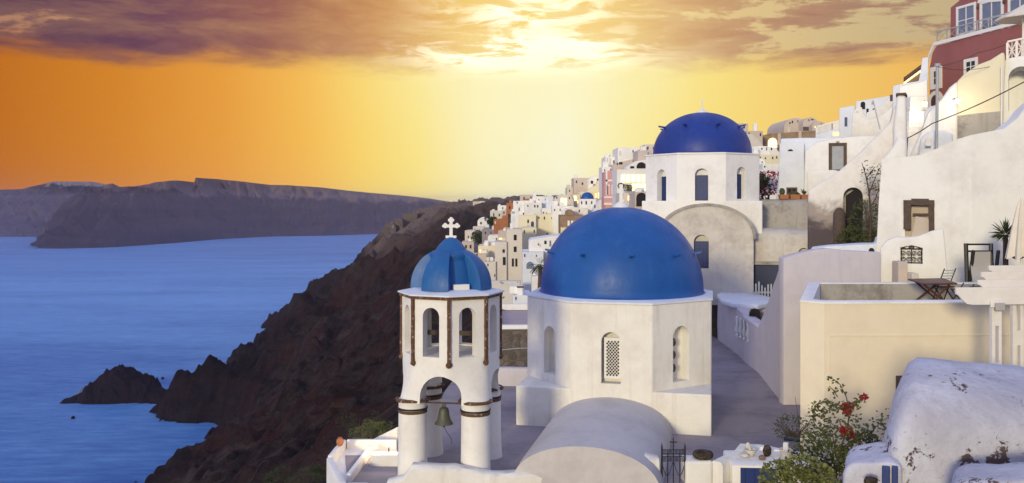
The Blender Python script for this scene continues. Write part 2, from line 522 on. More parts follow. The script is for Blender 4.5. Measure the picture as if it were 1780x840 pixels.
M['leafgreen'] = leafy('green_leaves', (0.030, 0.045, 0.014), (0.110, 0.125, 0.035))
M['leaflime'] = leafy('yellow_green_leaves', (0.085, 0.10, 0.025), (0.21, 0.22, 0.075))
M['leafpalm'] = leafy('palm_fronds', (0.030, 0.036, 0.018), (0.095, 0.095, 0.045), 1.0)
M['petal'] = leafy('red_bracts', (0.17, 0.008, 0.016), (0.36, 0.025, 0.035))
M['petalpink'] = leafy('magenta_bracts', (0.20, 0.010, 0.045), (0.42, 0.035, 0.09))
M['lit'] = glowing('lit_window', (1.0, 0.70, 0.30), 2.4)
M['litsoft'] = glowing('soft_lit_window', (1.0, 0.66, 0.30), 0.9)
M['bulb'] = glowing('lamp_bulb', (1.0, 0.86, 0.62), 60.0)

# brown brick and white plaster left showing on the belfry edges
m, nt, b = material('chipped_brick')
p = wpos(nt)
n = nt.noise(nt.scale(p, (1, 1, 1)), 11.0, 5.0, 0.7)
colr = nt.ramp(n, [(0.0, (0.045, 0.020, 0.012, 1)), (0.50, (0.12, 0.055, 0.028, 1)), (0.60, (0.16, 0.085, 0.045, 1)), (0.66, (0.62, 0.56, 0.47, 1)), (1.0, (0.72, 0.68, 0.6, 1))])
nt.put(b.inputs['Base Color'], colr)
b.inputs['Roughness'].default_value = 0.9
nt.put(b.inputs['Normal'], nt.bump(n, 0.8, 0.04))
M['brick'] = m

# whitewash worn through to dark stone, on the near wall
m, nt, b = material('flaking_whitewash')
p = wpos(nt)
n1 = nt.noise(p, 0.8, 5.0, 0.6); n2 = nt.noise(p, 9.0, 6.0, 0.7, 0.5)
zz = nt.new('ShaderNodeSeparateXYZ'); nt.put(zz.inputs[0], p)
low = nt.sstep(zz.outputs[2], -5.0, -3.2, 0.085, 0.0)
n3 = nt.noise(p, 26.0, 4.0, 0.7)
chips = nt.sstep(nt.math('ADD', nt.math('ADD', nt.math('ADD', nt.math('MULTIPLY', n2, 0.42), nt.math('MULTIPLY', n3, 0.18)), nt.math('MULTIPLY', nt.noise(p, 1.5, 4.0, 0.6, 0.5), 0.62)), nt.math('SUBTRACT', low, 0.10)), 0.60, 0.615)
basec = nt.mix(nt.sstep(n1, 0.35, 0.7), (0.58, 0.58, 0.65, 1), (0.42, 0.41, 0.47, 1))  # lavender grey tint stands in for shade on the near walls
basec = nt.mix(nt.math('MULTIPLY', nt.sstep(n2, 0.5, 0.66), 0.4), basec, (0.36, 0.33, 0.35, 1))
nt.put(b.inputs['Base Color'], nt.mix(chips, basec, (0.11, 0.075, 0.07, 1)))
b.inputs['Roughness'].default_value = 0.9
b.inputs['Specular IOR Level'].default_value = 0.2
nt.put(b.inputs['Normal'], nt.bump(nt.math('ADD', nt.noise(p, 4.0, 6.0, 0.65), nt.math('MULTIPLY', chips, -0.4)), 0.55, 0.08))
M['flaking'] = m

# stair wall with damp stains creeping up
m, nt, b = material('damp_stained_wall')
p = wpos(nt)
zz = nt.new('ShaderNodeSeparateXYZ'); nt.put(zz.inputs[0], p)
n1 = nt.noise(p, 0.55, 6.0, 0.62, 0.6); n2 = nt.noise(p, 2.2, 5.0, 0.6)
h = nt.math('ADD', zz.outputs[2], nt.math('ADD', nt.math('MULTIPLY', nt.math('SUBTRACT', n1, 0.5), 4.5), nt.math('MULTIPLY', nt.math('SUBTRACT', n2, 0.5), 0.8)))
c0 = nt.mix(nt.math('MULTIPLY', nt.sstep(n2, 0.4, 0.7), 0.35), (0.76, 0.73, 0.70, 1), (0.52, 0.47, 0.43, 1))
c1 = nt.mix(nt.sstep(h, 0.75, -0.25), c0, (0.33, 0.28, 0.25, 1))
c1 = nt.mix(nt.sstep(h, -0.65, -1.6), c1, (0.085, 0.065, 0.072, 1))
nt.put(b.inputs['Base Color'], c1)
b.inputs['Roughness'].default_value = 0.9
nt.put(b.inputs['Normal'], nt.bump(nt.noise(p, 3.0, 5.0, 0.65), 0.45, 0.08))
M['stained'] = m

# rock of the caldera slope
def rockmat(name, c_dark, c_mid, c_red, s=1.0, grass=False):
    m, nt, b = material(name)
    p = wpos(nt)
    n1 = nt.noise(p, 0.03 * s, 8.0, 0.66, 0.4); n2 = nt.noise(p, 0.22 * s, 8.0, 0.7, 0.3); n3 = nt.noise(p, 1.2 * s, 6.0, 0.7)
    c = nt.mix(nt.sstep(n2, 0.32, 0.68), (*c_dark, 1), (*c_mid, 1))
    c = nt.mix(nt.math('MULTIPLY', nt.sstep(n1, 0.46, 0.62), 0.75), c, (*c_red, 1))
    ps = nt.new('ShaderNodeSeparateXYZ'); nt.put(ps.inputs[0], p)
    scree = nt.noise(nt.scale(p, (0.015 * s, 0.16 * s, 0.015 * s)), 1.0, 6.0, 0.66, 0.6)
    c = nt.mix(nt.math('MULTIPLY', nt.sstep(scree, 0.54, 0.68), 0.7), c, tuple(min(1, v * 1.9) for v in c_mid) + (1,))
    band = nt.noise(nt.scale(p, (0.006 * s, 0.006 * s, 0.11 * s)), 1.0, 6.0, 0.62, 0.8)
    c = nt.mix(nt.math('MULTIPLY', nt.sstep(band, 0.52, 0.62), 0.75), c, tuple(v * 0.55 for v in c_dark) + (1,))
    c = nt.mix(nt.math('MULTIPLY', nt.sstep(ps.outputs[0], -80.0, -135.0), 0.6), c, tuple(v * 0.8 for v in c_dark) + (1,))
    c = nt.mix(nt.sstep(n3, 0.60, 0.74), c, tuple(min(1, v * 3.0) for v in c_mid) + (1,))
    if grass:
        zz = nt.new('ShaderNodeSeparateXYZ'); nt.put(zz.inputs[0], p)
        near = nt.math('MULTIPLY', nt.sstep(zz.outputs[1], 75.0, 35.0), nt.sstep(n2, 0.38, 0.56))
        gc = nt.mix(nt.sstep(n3, 0.4, 0.6), (0.030, 0.030, 0.012, 1), (0.085, 0.068, 0.035, 1))
        c = nt.mix(nt.math('MULTIPLY', near, 0.8), c, gc)
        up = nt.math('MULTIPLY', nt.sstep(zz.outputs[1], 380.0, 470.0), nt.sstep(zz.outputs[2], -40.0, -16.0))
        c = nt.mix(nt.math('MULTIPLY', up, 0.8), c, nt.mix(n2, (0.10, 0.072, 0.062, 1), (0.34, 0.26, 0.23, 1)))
    nt.put(b.inputs['Base Color'], c)
    b.inputs['Roughness'].default_value = 0.95
    b.inputs['Specular IOR Level'].default_value = 0.08
    hh = nt.math('ADD', nt.math('MULTIPLY', n2, 3.0), nt.math('MULTIPLY', n3, 0.7))
    nt.put(b.inputs['Normal'], nt.bump(hh, 0.9, 1.2 / s))
    return m
M['rock'] = rockmat('caldera_rock', (0.008, 0.006, 0.007), (0.045, 0.032, 0.031), (0.042, 0.015, 0.014), 1.0, True)
M['islet'] = rockmat('dark_lava_rock', (0.010, 0.007, 0.008), (0.030, 0.021, 0.022), (0.028, 0.013, 0.012), 1.6)
# far islands
m, nt, b = material('island_rock')
p = wpos(nt)
st = nt.noise(nt.scale(p, (0.0016, 0.0016, 0.035)), 1.0, 7.0, 0.62, 0.5)
n2 = nt.noise(p, 0.012, 8.0, 0.68)
zz = nt.new('ShaderNodeSeparateXYZ'); nt.put(zz.inputs[0], p)
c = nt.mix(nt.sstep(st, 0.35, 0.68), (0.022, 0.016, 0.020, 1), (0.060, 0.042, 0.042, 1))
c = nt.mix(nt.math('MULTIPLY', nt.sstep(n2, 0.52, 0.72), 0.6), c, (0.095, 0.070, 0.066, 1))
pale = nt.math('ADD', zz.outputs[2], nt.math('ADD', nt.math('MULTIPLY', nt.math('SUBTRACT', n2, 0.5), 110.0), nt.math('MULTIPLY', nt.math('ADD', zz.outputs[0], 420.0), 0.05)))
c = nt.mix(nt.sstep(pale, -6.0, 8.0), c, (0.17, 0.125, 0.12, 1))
nt.put(b.inputs['Base Color'], c)
b.inputs['Roughness'].default_value = 0.95
b.inputs['Specular IOR Level'].default_value = 0.05
nt.put(b.inputs['Normal'], nt.bump(nt.noise(nt.scale(p, (0.02, 0.02, 0.012)), 1.0, 8.0, 0.7), 0.9, 25.0))
M['island'] = m
m2 = m.copy(); m2.name = 'hazed_island_rock'  # copy for the farther island: distance haze mixed into its rock colours
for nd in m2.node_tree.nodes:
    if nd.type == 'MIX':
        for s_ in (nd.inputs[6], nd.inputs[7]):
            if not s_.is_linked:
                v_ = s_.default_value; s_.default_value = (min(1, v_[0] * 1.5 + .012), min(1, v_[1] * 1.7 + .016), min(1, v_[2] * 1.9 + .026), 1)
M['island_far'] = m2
# sea
m, nt, b = material('sea_water')
p = wpos(nt)
rot = nt.new('ShaderNodeMapping'); nt.put(rot.inputs['Vector'], p)
rot.inputs['Rotation'].default_value = (0, 0, R(-14)); rot.inputs['Scale'].default_value = (0.0045, 0.015, 1.0)
w1 = nt.noise(rot.outputs[0], 1.0, 6.0, 0.62, 0.5)
rot2 = nt.new('ShaderNodeMapping'); nt.put(rot2.inputs['Vector'], p)
rot2.inputs['Rotation'].default_value = (0, 0, R(-10)); rot2.inputs['Scale'].default_value = (0.055, 0.20, 1.0)
w2 = nt.noise(rot2.outputs[0], 1.0, 6.0, 0.68)
sx = nt.new('ShaderNodeSeparateXYZ'); nt.put(sx.inputs[0], p)
sheen_band = nt.math('ADD', nt.sstep(sx.outputs[1], 380.0, 760.0, 0.0, 0.42), nt.sstep(sx.outputs[1], 1000.0, 1900.0, 0.0, -0.20))  # mid-distance sheen painted into the water colour, darker towards the shore
f = nt.math('ADD', sheen_band, nt.math('ADD', nt.math('MULTIPLY', nt.sstep(w1, 0.25, 0.75), 0.38), nt.math('MULTIPLY', nt.sstep(w2, 0.3, 0.75), 0.36)), clamp=True)
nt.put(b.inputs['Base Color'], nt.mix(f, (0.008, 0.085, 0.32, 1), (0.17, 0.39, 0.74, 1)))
b.inputs['Roughness'].default_value = 0.55
b.inputs['Specular IOR Level'].default_value = 0.12
nt.put(b.inputs['Normal'], nt.bump(w2, 0.5, 3.0))
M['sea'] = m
# ------------------------------------------------------------------ land and sea
_tab = np.random.RandomState(11).rand(256, 256)
def vnoise(x, y):
    xi = np.floor(x).astype(int); yi = np.floor(y).astype(int)
    fx = x - xi; fy = y - yi
    fx = fx * fx * (3 - 2 * fx); fy = fy * fy * (3 - 2 * fy)
    g = lambda a, b: _tab[a % 256, b % 256]
    return (g(xi, yi) * (1 - fx) + g(xi + 1, yi) * fx) * (1 - fy) + (g(xi, yi + 1) * (1 - fx) + g(xi + 1, yi + 1) * fx) * fy - 0.5
def ridged(x, y, oct=4):
    s = 0; a = 1.0
    for k in range(oct):
        s = s + a * (0.25 - np.abs(vnoise(x * 2 ** k + 17 * k, y * 2 ** k + 31 * k))) * 2
        a *= 0.5
    return s
def grid_mesh(name, X, Y, Z, mat, smooth=True):
    ny, nx = X.shape
    co = np.stack([X, Y, Z], -1).reshape(-1, 3)
    idx = np.arange(ny * nx).reshape(ny, nx)
    q = np.stack([idx[:-1, :-1], idx[:-1, 1:], idx[1:, 1:], idx[1:, :-1]], -1).reshape(-1, 4)
    me = bpy.data.meshes.new(name)
    me.vertices.add(len(co)); me.vertices.foreach_set('co', co.astype(np.float32).ravel())
    me.loops.add(q.size); me.loops.foreach_set('vertex_index', q.astype(np.int32).ravel())
    me.polygons.add(len(q)); me.polygons.foreach_set('loop_start', np.arange(0, q.size, 4, dtype=np.int32))
    try:
        me.polygons.foreach_set('loop_total', np.full(len(q), 4, dtype=np.int32))
    except Exception:
        pass
    me.update(calc_edges=True); me.validate()
    if smooth:
        me.shade_smooth()
    me.materials.append(mat)
    o = bpy.data.objects.new(name, me); COL.objects.link(o)
    return o

SEA_Z = -100.0
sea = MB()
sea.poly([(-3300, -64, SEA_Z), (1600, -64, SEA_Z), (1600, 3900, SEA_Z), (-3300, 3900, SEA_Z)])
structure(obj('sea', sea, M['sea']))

_rows = [(10, -6.5, -12.0), (36, -6.5, -12.0), (60, -7, -16.0), (100, -8, -21.0), (130, -8, -22), (200, -7, -21.5), (260, -8, -18.5), (300, -10, -17), (330, -16, -16.5),
         (371, -22, -15), (400, -38, -14), (425, -45, -13.5), (450, -52, -14), (520, -60, -14), (560, -58, -13.5), (600, -61, -13), (660, -66, -13), (760, -90, -14)]
_ry, _rx, _rz = [np.array(v, float) for v in zip(*_rows)]
def terrain_z(X, Y):
    xr = np.interp(Y, _ry, _rx); zr = np.interp(Y, _ry, _rz)
    base = zr + 0.75 * (X - xr)
    # plateau above
    cap = np.interp(Y, [10, 45, 60, 110, 200, 300, 400, 480, 560, 650, 760], [-9.5, -9.5, -6.0, 2.0, -2.0, -6.0, -6.0, -6.5, -4.0, -3.0, -6.0])
    cap = cap + np.where(Y > 420, np.clip((X + 55) * 0.085, -6, 5.5), 0)
    near = np.clip((60 - Y) / 18, 0, 1)
    capn = np.where(X > 10, np.minimum(-9.0 + 0.75 * (X - 10), 2.0), -9.5)
    cap = cap * (1 - near) + capn * near
    z = np.minimum(base, cap)
    z = z + np.clip((Y - 340) / 60, 0, 1) * np.clip((70 - X) / 40, 0, 1) * (vnoise(X / 11, Y / 14) * 7 + ridged(X / 6.0, Y / 9.0, 3) * 3.0 - 2.0)
    rockf = np.clip((xr - 1.0 - X) / 14.0, 0, 1)
    low = np.clip((zr + 4 - base) / 30.0, 0, 1)
    far = np.clip((Y - 40) / 200, 0.12, 1)
    z = z + rockf * far * (ridged(X / 62, Y / 48, 5) * 15.0 - 5.0 + ridged(X / 17 + 9, Y / 14, 5) * 7.5 - 2.4)
    z = z + rockf * (vnoise(X / 4.2, Y / 4.6) * 3.6 + vnoise(X / 1.9 + 5, Y / 2.0) * 1.8) * np.clip(far * 1.6, 0, 1)
    def bumpg(cx, cy, rx, ry, h):
        return h * np.exp(-(((X - cx) / rx) ** 2 + ((Y - cy) / ry) ** 2))
    # unseen low ground under the camera; the hill behind it is added for shade
    t = np.clip((9.0 - Y) / 8.0, 0, 1)
    lane = -6.8 + np.clip((X - 1.5) * 6.0, 0, 7.7) * np.clip((-1.5 - Y) / 2.0, 0, 1) + np.minimum(0, X + 2.0) * 0.75  # unseen ground under the camera, with the hill added for shade
    z = z * (1 - t) + lane * t
    # the headland and the cliff steps seen against the water
    z = z + bumpg(-159, 415, 7, 10, 17) + bumpg(-173, 423, 10, 9, 21) + bumpg(-149, 416, 10, 13, 14) + bumpg(-136, 424, 9, 10, 7) + bumpg(-107, 454, 6, 16, 11) + bumpg(-98, 560, 9, 40, 6)
    # erosion gullies running down the slope
    z = z - rockf * far * np.clip(np.sin(Y / 11.0 + 3.0 * vnoise(X / 40, Y / 40) + X / 60), 0.2, 1) ** 3 * 3.0
    return z
ys = [-60.0, -45.0, -30.0, -22.0, -16.0, -12.0, -10.0, -8.0, -7.0, -6.0, -5.0, -4.0, -3.0, -2.0, -1.0, 0.0, 1.0, 2.0, 3.0, 4.0, 5.0, 6.0, 7.0, 8.0, 9.0, 10.0, 11.0]
while ys[-1] < 740:
    ys.append(ys[-1] + min(1.8, 0.35 + ys[-1] * 0.006))
ys = np.array(ys)
xs = np.concatenate([np.linspace(-235, -60, 230), np.linspace(-59.2, -8, 110), np.linspace(-7, 12, 40), np.linspace(13.5, 160, 70)])
TX, TY = np.meshgrid(xs, ys)
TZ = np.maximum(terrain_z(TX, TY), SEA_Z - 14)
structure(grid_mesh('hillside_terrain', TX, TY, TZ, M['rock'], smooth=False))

# rock islet off the headland
def islet_mesh(name, c, rx, ry, prof, seed, n=120):
    th = np.linspace(-1.2, 1.2, n)
    U, V = np.meshgrid(th, th)
    X = c[0] + U * rx; Y = c[1] + V * ry
    top = np.interp(U, [p[0] for p in prof], [p[1] for p in prof])
    fall = np.clip(1.15 - np.abs(V + 0.10 * np.sin(U * 4 + seed)) ** 2.6 * 1.3, -0.4, 1)
    k = np.clip(top / 9.0, 0.15, 1)
    Z = SEA_Z + top * fall + (ridged(X / 9.0 + seed, Y / 8.0, 5) * 5.0 - 2.6 + vnoise(X / 1.5, Y / 1.6) * 2.6 + vnoise(X / .8, Y / .8) * 1.0) * k
    edge = np.clip((np.maximum(np.abs(U), np.abs(V)) - 0.98) / 0.2, 0, 1)
    Z = Z * (1 - edge) + (SEA_Z - 6) * edge
    return grid_mesh(name, X, Y, Z, M['islet'], smooth=False)
ic = G(193, 700, SEA_Z)
o = islet_mesh('rock_islet', (ic.x, ic.y + 10), 25.5, 14.0, [(-1.2, -2), (-1.0, 0.8), (-0.82, 2.0), (-0.66, 3.0), (-0.60, 7.5), (-0.40, 9.0), (-0.22, 10.5), (-0.17, 14.5), (0.16, 14.5), (0.22, 12.0), (0.34, 10.0), (0.62, 9.0), (0.66, 5.0), (0.82, 3.4), (1.0, 1.0), (1.2, -2)], 3)
structure(o)
for (px, py, r) in ((127, 728, 0.9), (283, 659, 0.9)):
    q = G(px, py, SEA_Z)
    mb = MB(); mb.ball((q.x, q.y, SEA_Z + 0.3), r, r, r * 1.1, 12, 8, 0.35, int(px))
    o = obj('sea_rock', mb, M['islet'], smooth=60, loc=(q.x, q.y, SEA_Z))
    tag(o, 'tiny dark rock standing in the water near the bottom edge of the bay' if px < 200 else 'tiny dark rock standing in the water between islet and headland', 'rock', 'small rocks in the water')
# small stair and landing on the islet
q = G(150, 683, SEA_Z + 4.0)
mb = MB()
mb.tube([G(131, 688, SEA_Z + 1.6) + Vector((0, 3.0, 0.6)), G(140, 679, SEA_Z + 3.0) + Vector((0, 3.2, 1.2)), G(148, 682, SEA_Z + 3.2) + Vector((0, 1.2, 1.0)), G(153, 690, SEA_Z + 2.0) + Vector((0, 0.2, 1.0))], 0.32, 6)
o = obj('landing_stair', mb, M['greyvault'], loc=tuple(q))
tag(o, 'pale narrow steps cut down the left flank of the rock islet', 'stairs')

# far islands: a shore line, cliffs and a plateau, each at its own distance
def island(name, shore, tops, setback, seed, amp, mat='island'):
    """shore: (px, py) on the water; tops: (px, py) skyline"""
    pxs = np.linspace(shore[0][0], shore[-1][0], 520)
    sy = np.interp(pxs, [s[0] for s in shore], [s[1] for s in shore])
    ty = np.interp(pxs, [s[0] for s in tops], [s[1] for s in tops])
    D = 100.0 * F / (sy - HY)
    X0 = (pxs - CX) / F * D; Y0 = D
    Dt = D + setback
    zt = -(ty - HY) / F * Dt
    fr = np.array([-0.02, 0.0, 0.05, 0.12, 0.2, 0.3, 0.4, 0.5, 0.6, 0.7, 0.8, 0.88, 0.94, 0.98, 1.0, 1.1, 1.5, 3.0])
    hz = np.array([-0.06, 0.0, 0.07, 0.14, 0.22, 0.30, 0.40, 0.50, 0.61, 0.70, 0.80, 0.885, 0.95, 0.985, 1.0, 1.0, 0.97, -0.2])
    fr = np.interp(np.linspace(0, len(fr) - 1, 70), range(len(fr)), fr); hz2 = np.interp(np.linspace(0, len(hz) - 1, 70), range(len(hz)), hz)
    FR, PX = np.meshgrid(fr, pxs, indexing='ij'); HZ, ZT = np.meshgrid(hz2, zt, indexing='ij')
    D0 = np.interp(PX, pxs, D)
    DD = D0 + FR * setback
    X = (PX - CX) / F * DD; Yv = DD
    mask = np.clip(np.minimum(FR * 6, (1.02 - FR) * 6), 0, 1)
    off = mask * (ridged(PX / 26 + seed, FR * 2.0, 5) * amp - amp * 0.4)
    Yv = Yv + off
    Z = SEA_Z + HZ * (ZT - SEA_Z) + mask * vnoise(PX / 5.0 + seed, FR * 9) * 6.0
    o = grid_mesh(name, X, Yv, Z, M[mat])
    return structure(o)
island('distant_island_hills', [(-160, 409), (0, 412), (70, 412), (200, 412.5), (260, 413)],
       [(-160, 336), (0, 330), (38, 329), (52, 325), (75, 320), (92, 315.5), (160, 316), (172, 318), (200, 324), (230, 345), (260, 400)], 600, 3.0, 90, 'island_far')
island('near_island_hills', [(48, 428), (58, 431), (62, 432), (110, 432.5), (200, 430), (300, 423), (380, 416), (470, 411.5), (560, 410), (640, 407.5), (760, 404.5), (900, 402)],
       [(48, 428), (58, 427), (70, 415), (84, 402), (98, 376), (104, 358), (124, 341), (138, 338), (147, 330), (150, 335), (156, 327), (160, 330), (172, 330), (188, 320), (196, 319), (208, 325), (236, 324), (262, 320), (270, 317),
        (300, 314), (312, 314), (338, 317), (340, 309), (372, 311), (420, 315.5), (470, 321.5), (500, 322), (560, 326), (600, 331), (640, 335), (700, 340), (745, 345), (790, 352), (860, 362), (900, 368)], 260, 8.0, 70)

# the evening air
HAZE_DENSITY = 0.00014
mb = MB(); mb.box(WORLD, -3400, 1700, -120, 4000, -120, 18.0)
m, nt, b = material('evening_haze')
m.node_tree.nodes.remove(b)
pv = nt.new('ShaderNodeVolumePrincipled')
pv.inputs['Color'].default_value = (0.72, 0.68, 0.88, 1)
pv.inputs['Density'].default_value = HAZE_DENSITY
pv.inputs['Anisotropy'].default_value = 0.72
m.node_tree.links.new(pv.outputs[0], m.node_tree.nodes['Material Output'].inputs['Volume'])
structure(obj('haze', mb, m), 'stuff')
# ------------------------------------------------------------------ churches
GROUND = -6.46
tg = [(-2.75, 19.4), (9.6, 19.4), (9.7, 36.0), (9.6, 43.0), (-1.2, 43), (-2.3, 30), (-2.4, 23.6)]
mb = MB(); mb.prism([(x, y, -16) for x, y in tg], [(x, y, GROUND - 0.02) for x, y in tg])
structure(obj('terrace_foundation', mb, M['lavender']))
mb = MB()
mb.poly([(x, y, GROUND) for x, y in tg])
if 0: mb.poly([(-3.2, 19.4, GROUND), (9.6, 19.4, GROUND), (9.7, 36.0, GROUND), (9.6, 43.0, GROUND), (-1.5, 43, GROUND), (-2.9, 30, GROUND)])
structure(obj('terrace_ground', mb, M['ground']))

def octagon(fr, w, b_c, z, s=1.0):
    """regular octagon of apothem w, flat side to the front; centre at depth b_c"""
    c = w * math.tan(R(22.5))
    return [fr.pt(a * s, b_c + b * s, z) for a, b in ((-c, -w), (c, -w), (w, -c), (w, c), (c, w), (-c, w), (-w, c), (-w, -c))]
def face_frame(fr, w, b_c, k):
    """frame on octagon side k (0 = front, 1 = front right, -1 = front left)"""
    ang = R(45 * k)
    n = fr.u * math.sin(ang) - fr.v * math.cos(ang)
    o = fr.pt(0, b_c, 0) + n * w
    f = Fr(o); f.v = -n; f.u = Vector((-n.y, n.x, 0)); 
    return f
def ornament_cross(mb, fr, z0, h, w, t, lobes=True):
    th = t
    mb.box(fr, -t * 0.62, t * 0.62, -th / 2, th / 2, z0, z0 + h)
    zc = z0 + h * 0.62
    mb.box(fr, -w / 2, -t * 0.625, -th / 2 + 0.003, th / 2 - 0.003, zc - t * 0.62, zc + t * 0.62)
    mb.box(fr, t * 0.625, w / 2, -th / 2 + 0.003, th / 2 - 0.003, zc - t * 0.62, zc + t * 0.62)
    if lobes:
        for (a, z) in ((-w / 2, zc), (w / 2, zc), (0, z0 + h)):
            for da, dzz in ((0, 0.62), (0.62, 0), (-0.62, 0), (0, -0.3)):
                pts = [(a + da * t + 0.62 * t * math.cos(2 * math.pi * k / 10), z + dzz * t + 0.62 * t * math.sin(2 * math.pi * k / 10)) for k in range(10)]
                mb.face_poly(fr, pts, -th / 2 - 0.002 * (1 + abs(da)), th / 2 + 0.002 * (1 + abs(da)))

# ---- main church
YAW = 12.8
fm = Fr((2.80, 25.0, 0), YAW)
W = 2.757
main = thing('blue_dome_church', 'large white church with octagonal drum and smooth bright blue dome', 'church', fm.pt(0, W, GROUND))
ZT, ZL = -2.90, -5.33
mb = MB(); mb.prism(octagon(fm, W, W, ZL - 0.6), octagon(fm, W, W, ZT))
mb.bevel(0.05, 3)
drum = obj('drum', mb, M['church'], main)
cuts = []
fr0 = face_frame(fm, W, W, 0); frl = face_frame(fm, W, W, -1); frr = face_frame(fm, W, W, 1)
for (f, x0, y0, x1, y1) in ((fr0, 1045, 577, 1079, 668), (frl, 945.5, 565, 965.5, 653), (frr, 1170, 568, 1198, 661)):
    a0, a1, z0, z1 = f.rect(x0, y0, x1, y1)
    c = MB(); c.face_poly(f, arch_pts((a0 + a1) / 2, (a1 - a0) / 2, z0, z1), -0.3, 0.34)
    cuts.append(c)
cut(drum, cuts)
mb = MB(); mb.box(fm, -W, W, 0.004, 2 * W, GROUND - 0.3, ZL); mb.bevel(0.04, 2)
obj('base', mb, M['church'], main)
mb = MB(); mb.loft([octagon(fm, W, W, ZT + 0.002, 1.012), octagon(fm, W, W, ZT + 0.05, 1.012), octagon(fm, W, W, ZT + 0.10, 0.93)])
obj('drum_ledge', mb, M['bluewhite'], main)
cD = fm.pt(0, W, 0)
def dome_profile(r, z0, h, n=22, neck=0.10):
    pr = [(r * 1.045, z0), (r * 1.015, z0 + 0.05)]
    for k in range(n):
        t = k / n * math.pi / 2
        pr.append((r * math.cos(t) ** 0.96, z0 + neck + (h - neck) * math.sin(t)))
    pr.append((0.02, z0 + h))
    return pr
mb = MB(); mb.lathe(cD, dome_profile(2.52, ZT + 0.06, 2.66), 96)
for v in mb.bm.verts:
    v.co += v.co.normalized() * 0.012 * mnoise.noise(v.co * 1.3)
dome = obj('dome', mb, M['domeblue'], main, smooth=40)
for k in range(10):
    a = R(-90 + YAW * -1 + 36 * k + 13)
    zz = -1.62
    rr = 2.12
    d = Vector((math.cos(a), math.sin(a), 0))
    p0 = Vector((cD.x, cD.y, zz)) + d * rr
    mb = MB()
    s = Vector((-d.y, d.x, 0)) * 0.06
    mb.prism([p0 - s - Vector((0, 0, .05)), p0 + s - Vector((0, 0, .05)), p0 + s + Vector((0, 0, .05)), p0 - s + Vector((0, 0, .05))],
             [p0 + d * 0.34 - s * .6 + Vector((0, 0, .05)), p0 + d * 0.34 + s * .6 + Vector((0, 0, .05)), p0 + d * 0.34 + s * .6 + Vector((0, 0, .10)), p0 + d * 0.34 - s * .6 + Vector((0, 0, .10))])
    obj('dome_peg', mb, M['domeblue'], dome)
mb = MB()
mb.lathe((cD.x, cD.y), [(0.27, -0.28), (0.26, -0.16), (0.15, -0.06), (0.10, -0.02)], 20)
fx = Fr((cD.x, cD.y, 0), YAW)
ornament_cross(mb, fx, -0.05, 0.58, 0.16, 0.085, False)
obj('finial', mb, M['white'], main)
# lattice screen in the front niche
a0, a1, z0, z1 = fr0.rect(1049, 588, 1078, 661)
scr = MB(); scr.box(fr0, a0, a1, 0.16, 0.22, z0, z1)
screen = obj('window_screen', scr, M['trim'], main)
l0, l1, lz0, lz1 = fr0.rect(1053, 594, 1075, 656)
nx, nz = 4, 10
holes = MB()
for i in range(nx):
    for j in range(nz):
        for (ox, oz) in ((0.25, 0.25), (0.75, 0.75)):
            ca = l0 + (l1 - l0) * (i + ox) / nx; cz = lz0 + (lz1 - lz0) * (j + oz) / nz
            ra = (l1 - l0) / nx * 0.36; rz = (lz1 - lz0) / nz * 0.36
            holes.face_poly(fr0, [(ca - ra, cz), (ca, cz - rz), (ca + ra, cz), (ca, cz + rz)], 0.150, 0.159)
obj('lattice_opening', holes, M['dark'], screen)
# three round dark openings in the left cheek of the right niche
a0, a1, z0, z1 = frr.rect(1170, 568, 1198, 661)
for py in (596, 618, 641):
    _, zc = frr.hit(1172, py)
    mb = MB(); mb.ball(frr.pt(a0 + 0.085, 0.10, zc), 0.085, 0.09, 0.125, 16, 10)
    obj('round_pot', mb, M['lava'], main)
# side vault with its long rounded roof
mb = MB()
prof = []
hw, zs, zc = 1.72, GROUND - 0.1, -5.53
for k in range(25):
    t = math.pi * k / 24
    prof.append((-hw * math.cos(t), zs + (zc - zs) * math.sin(t) ** 0.85))
rings = []
for i in range(9):
    b = -5.1 + 5.15 * i / 8.0
    s = 1.0 if i else 0.985
    rings.append([fm.pt(-0.02 + a * s, b, zs + (z - zs) * s) for a, z in prof])
mb.loft(rings)
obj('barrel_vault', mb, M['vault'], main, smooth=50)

# ---- rear church
fr_ = Fr(P(1219, HY, 43.0), YAW)
W2 = 2.80
rear = thing('rear_dome_church', 'white church higher behind, deep violet blue dome on a drum with blue shutters', 'church', fr_.pt(0, W2, -4.0))
ZT2 = 2.29
mb = MB(); mb.prism(octagon(fr_, W2, W2, -0.6), octagon(fr_, W2, W2, ZT2)); mb.bevel(0.03, 2)
d2 = obj('drum', mb, M['white'], rear)
cuts = []; panes = []
ff = [face_frame(fr_, W2, W2, k) for k in (0, -1, 1)]
for (f, x0, y0, x1, y1) in ((ff[0], 1208, 293, 1231, 349), (ff[1], 1142, 295, 1158, 350), (ff[2], 1281, 290, 1297, 346)):
    a0, a1, z0, z1 = f.rect(x0, y0, x1, y1)
    c = MB(); c.face_poly(f, arch_pts((a0 + a1) / 2, (a1 - a0) / 2, z0, z1), -0.3, 0.36); cuts.append(c)
    panes.append((f, a0, a1, z0, z1))
cut(d2, cuts)
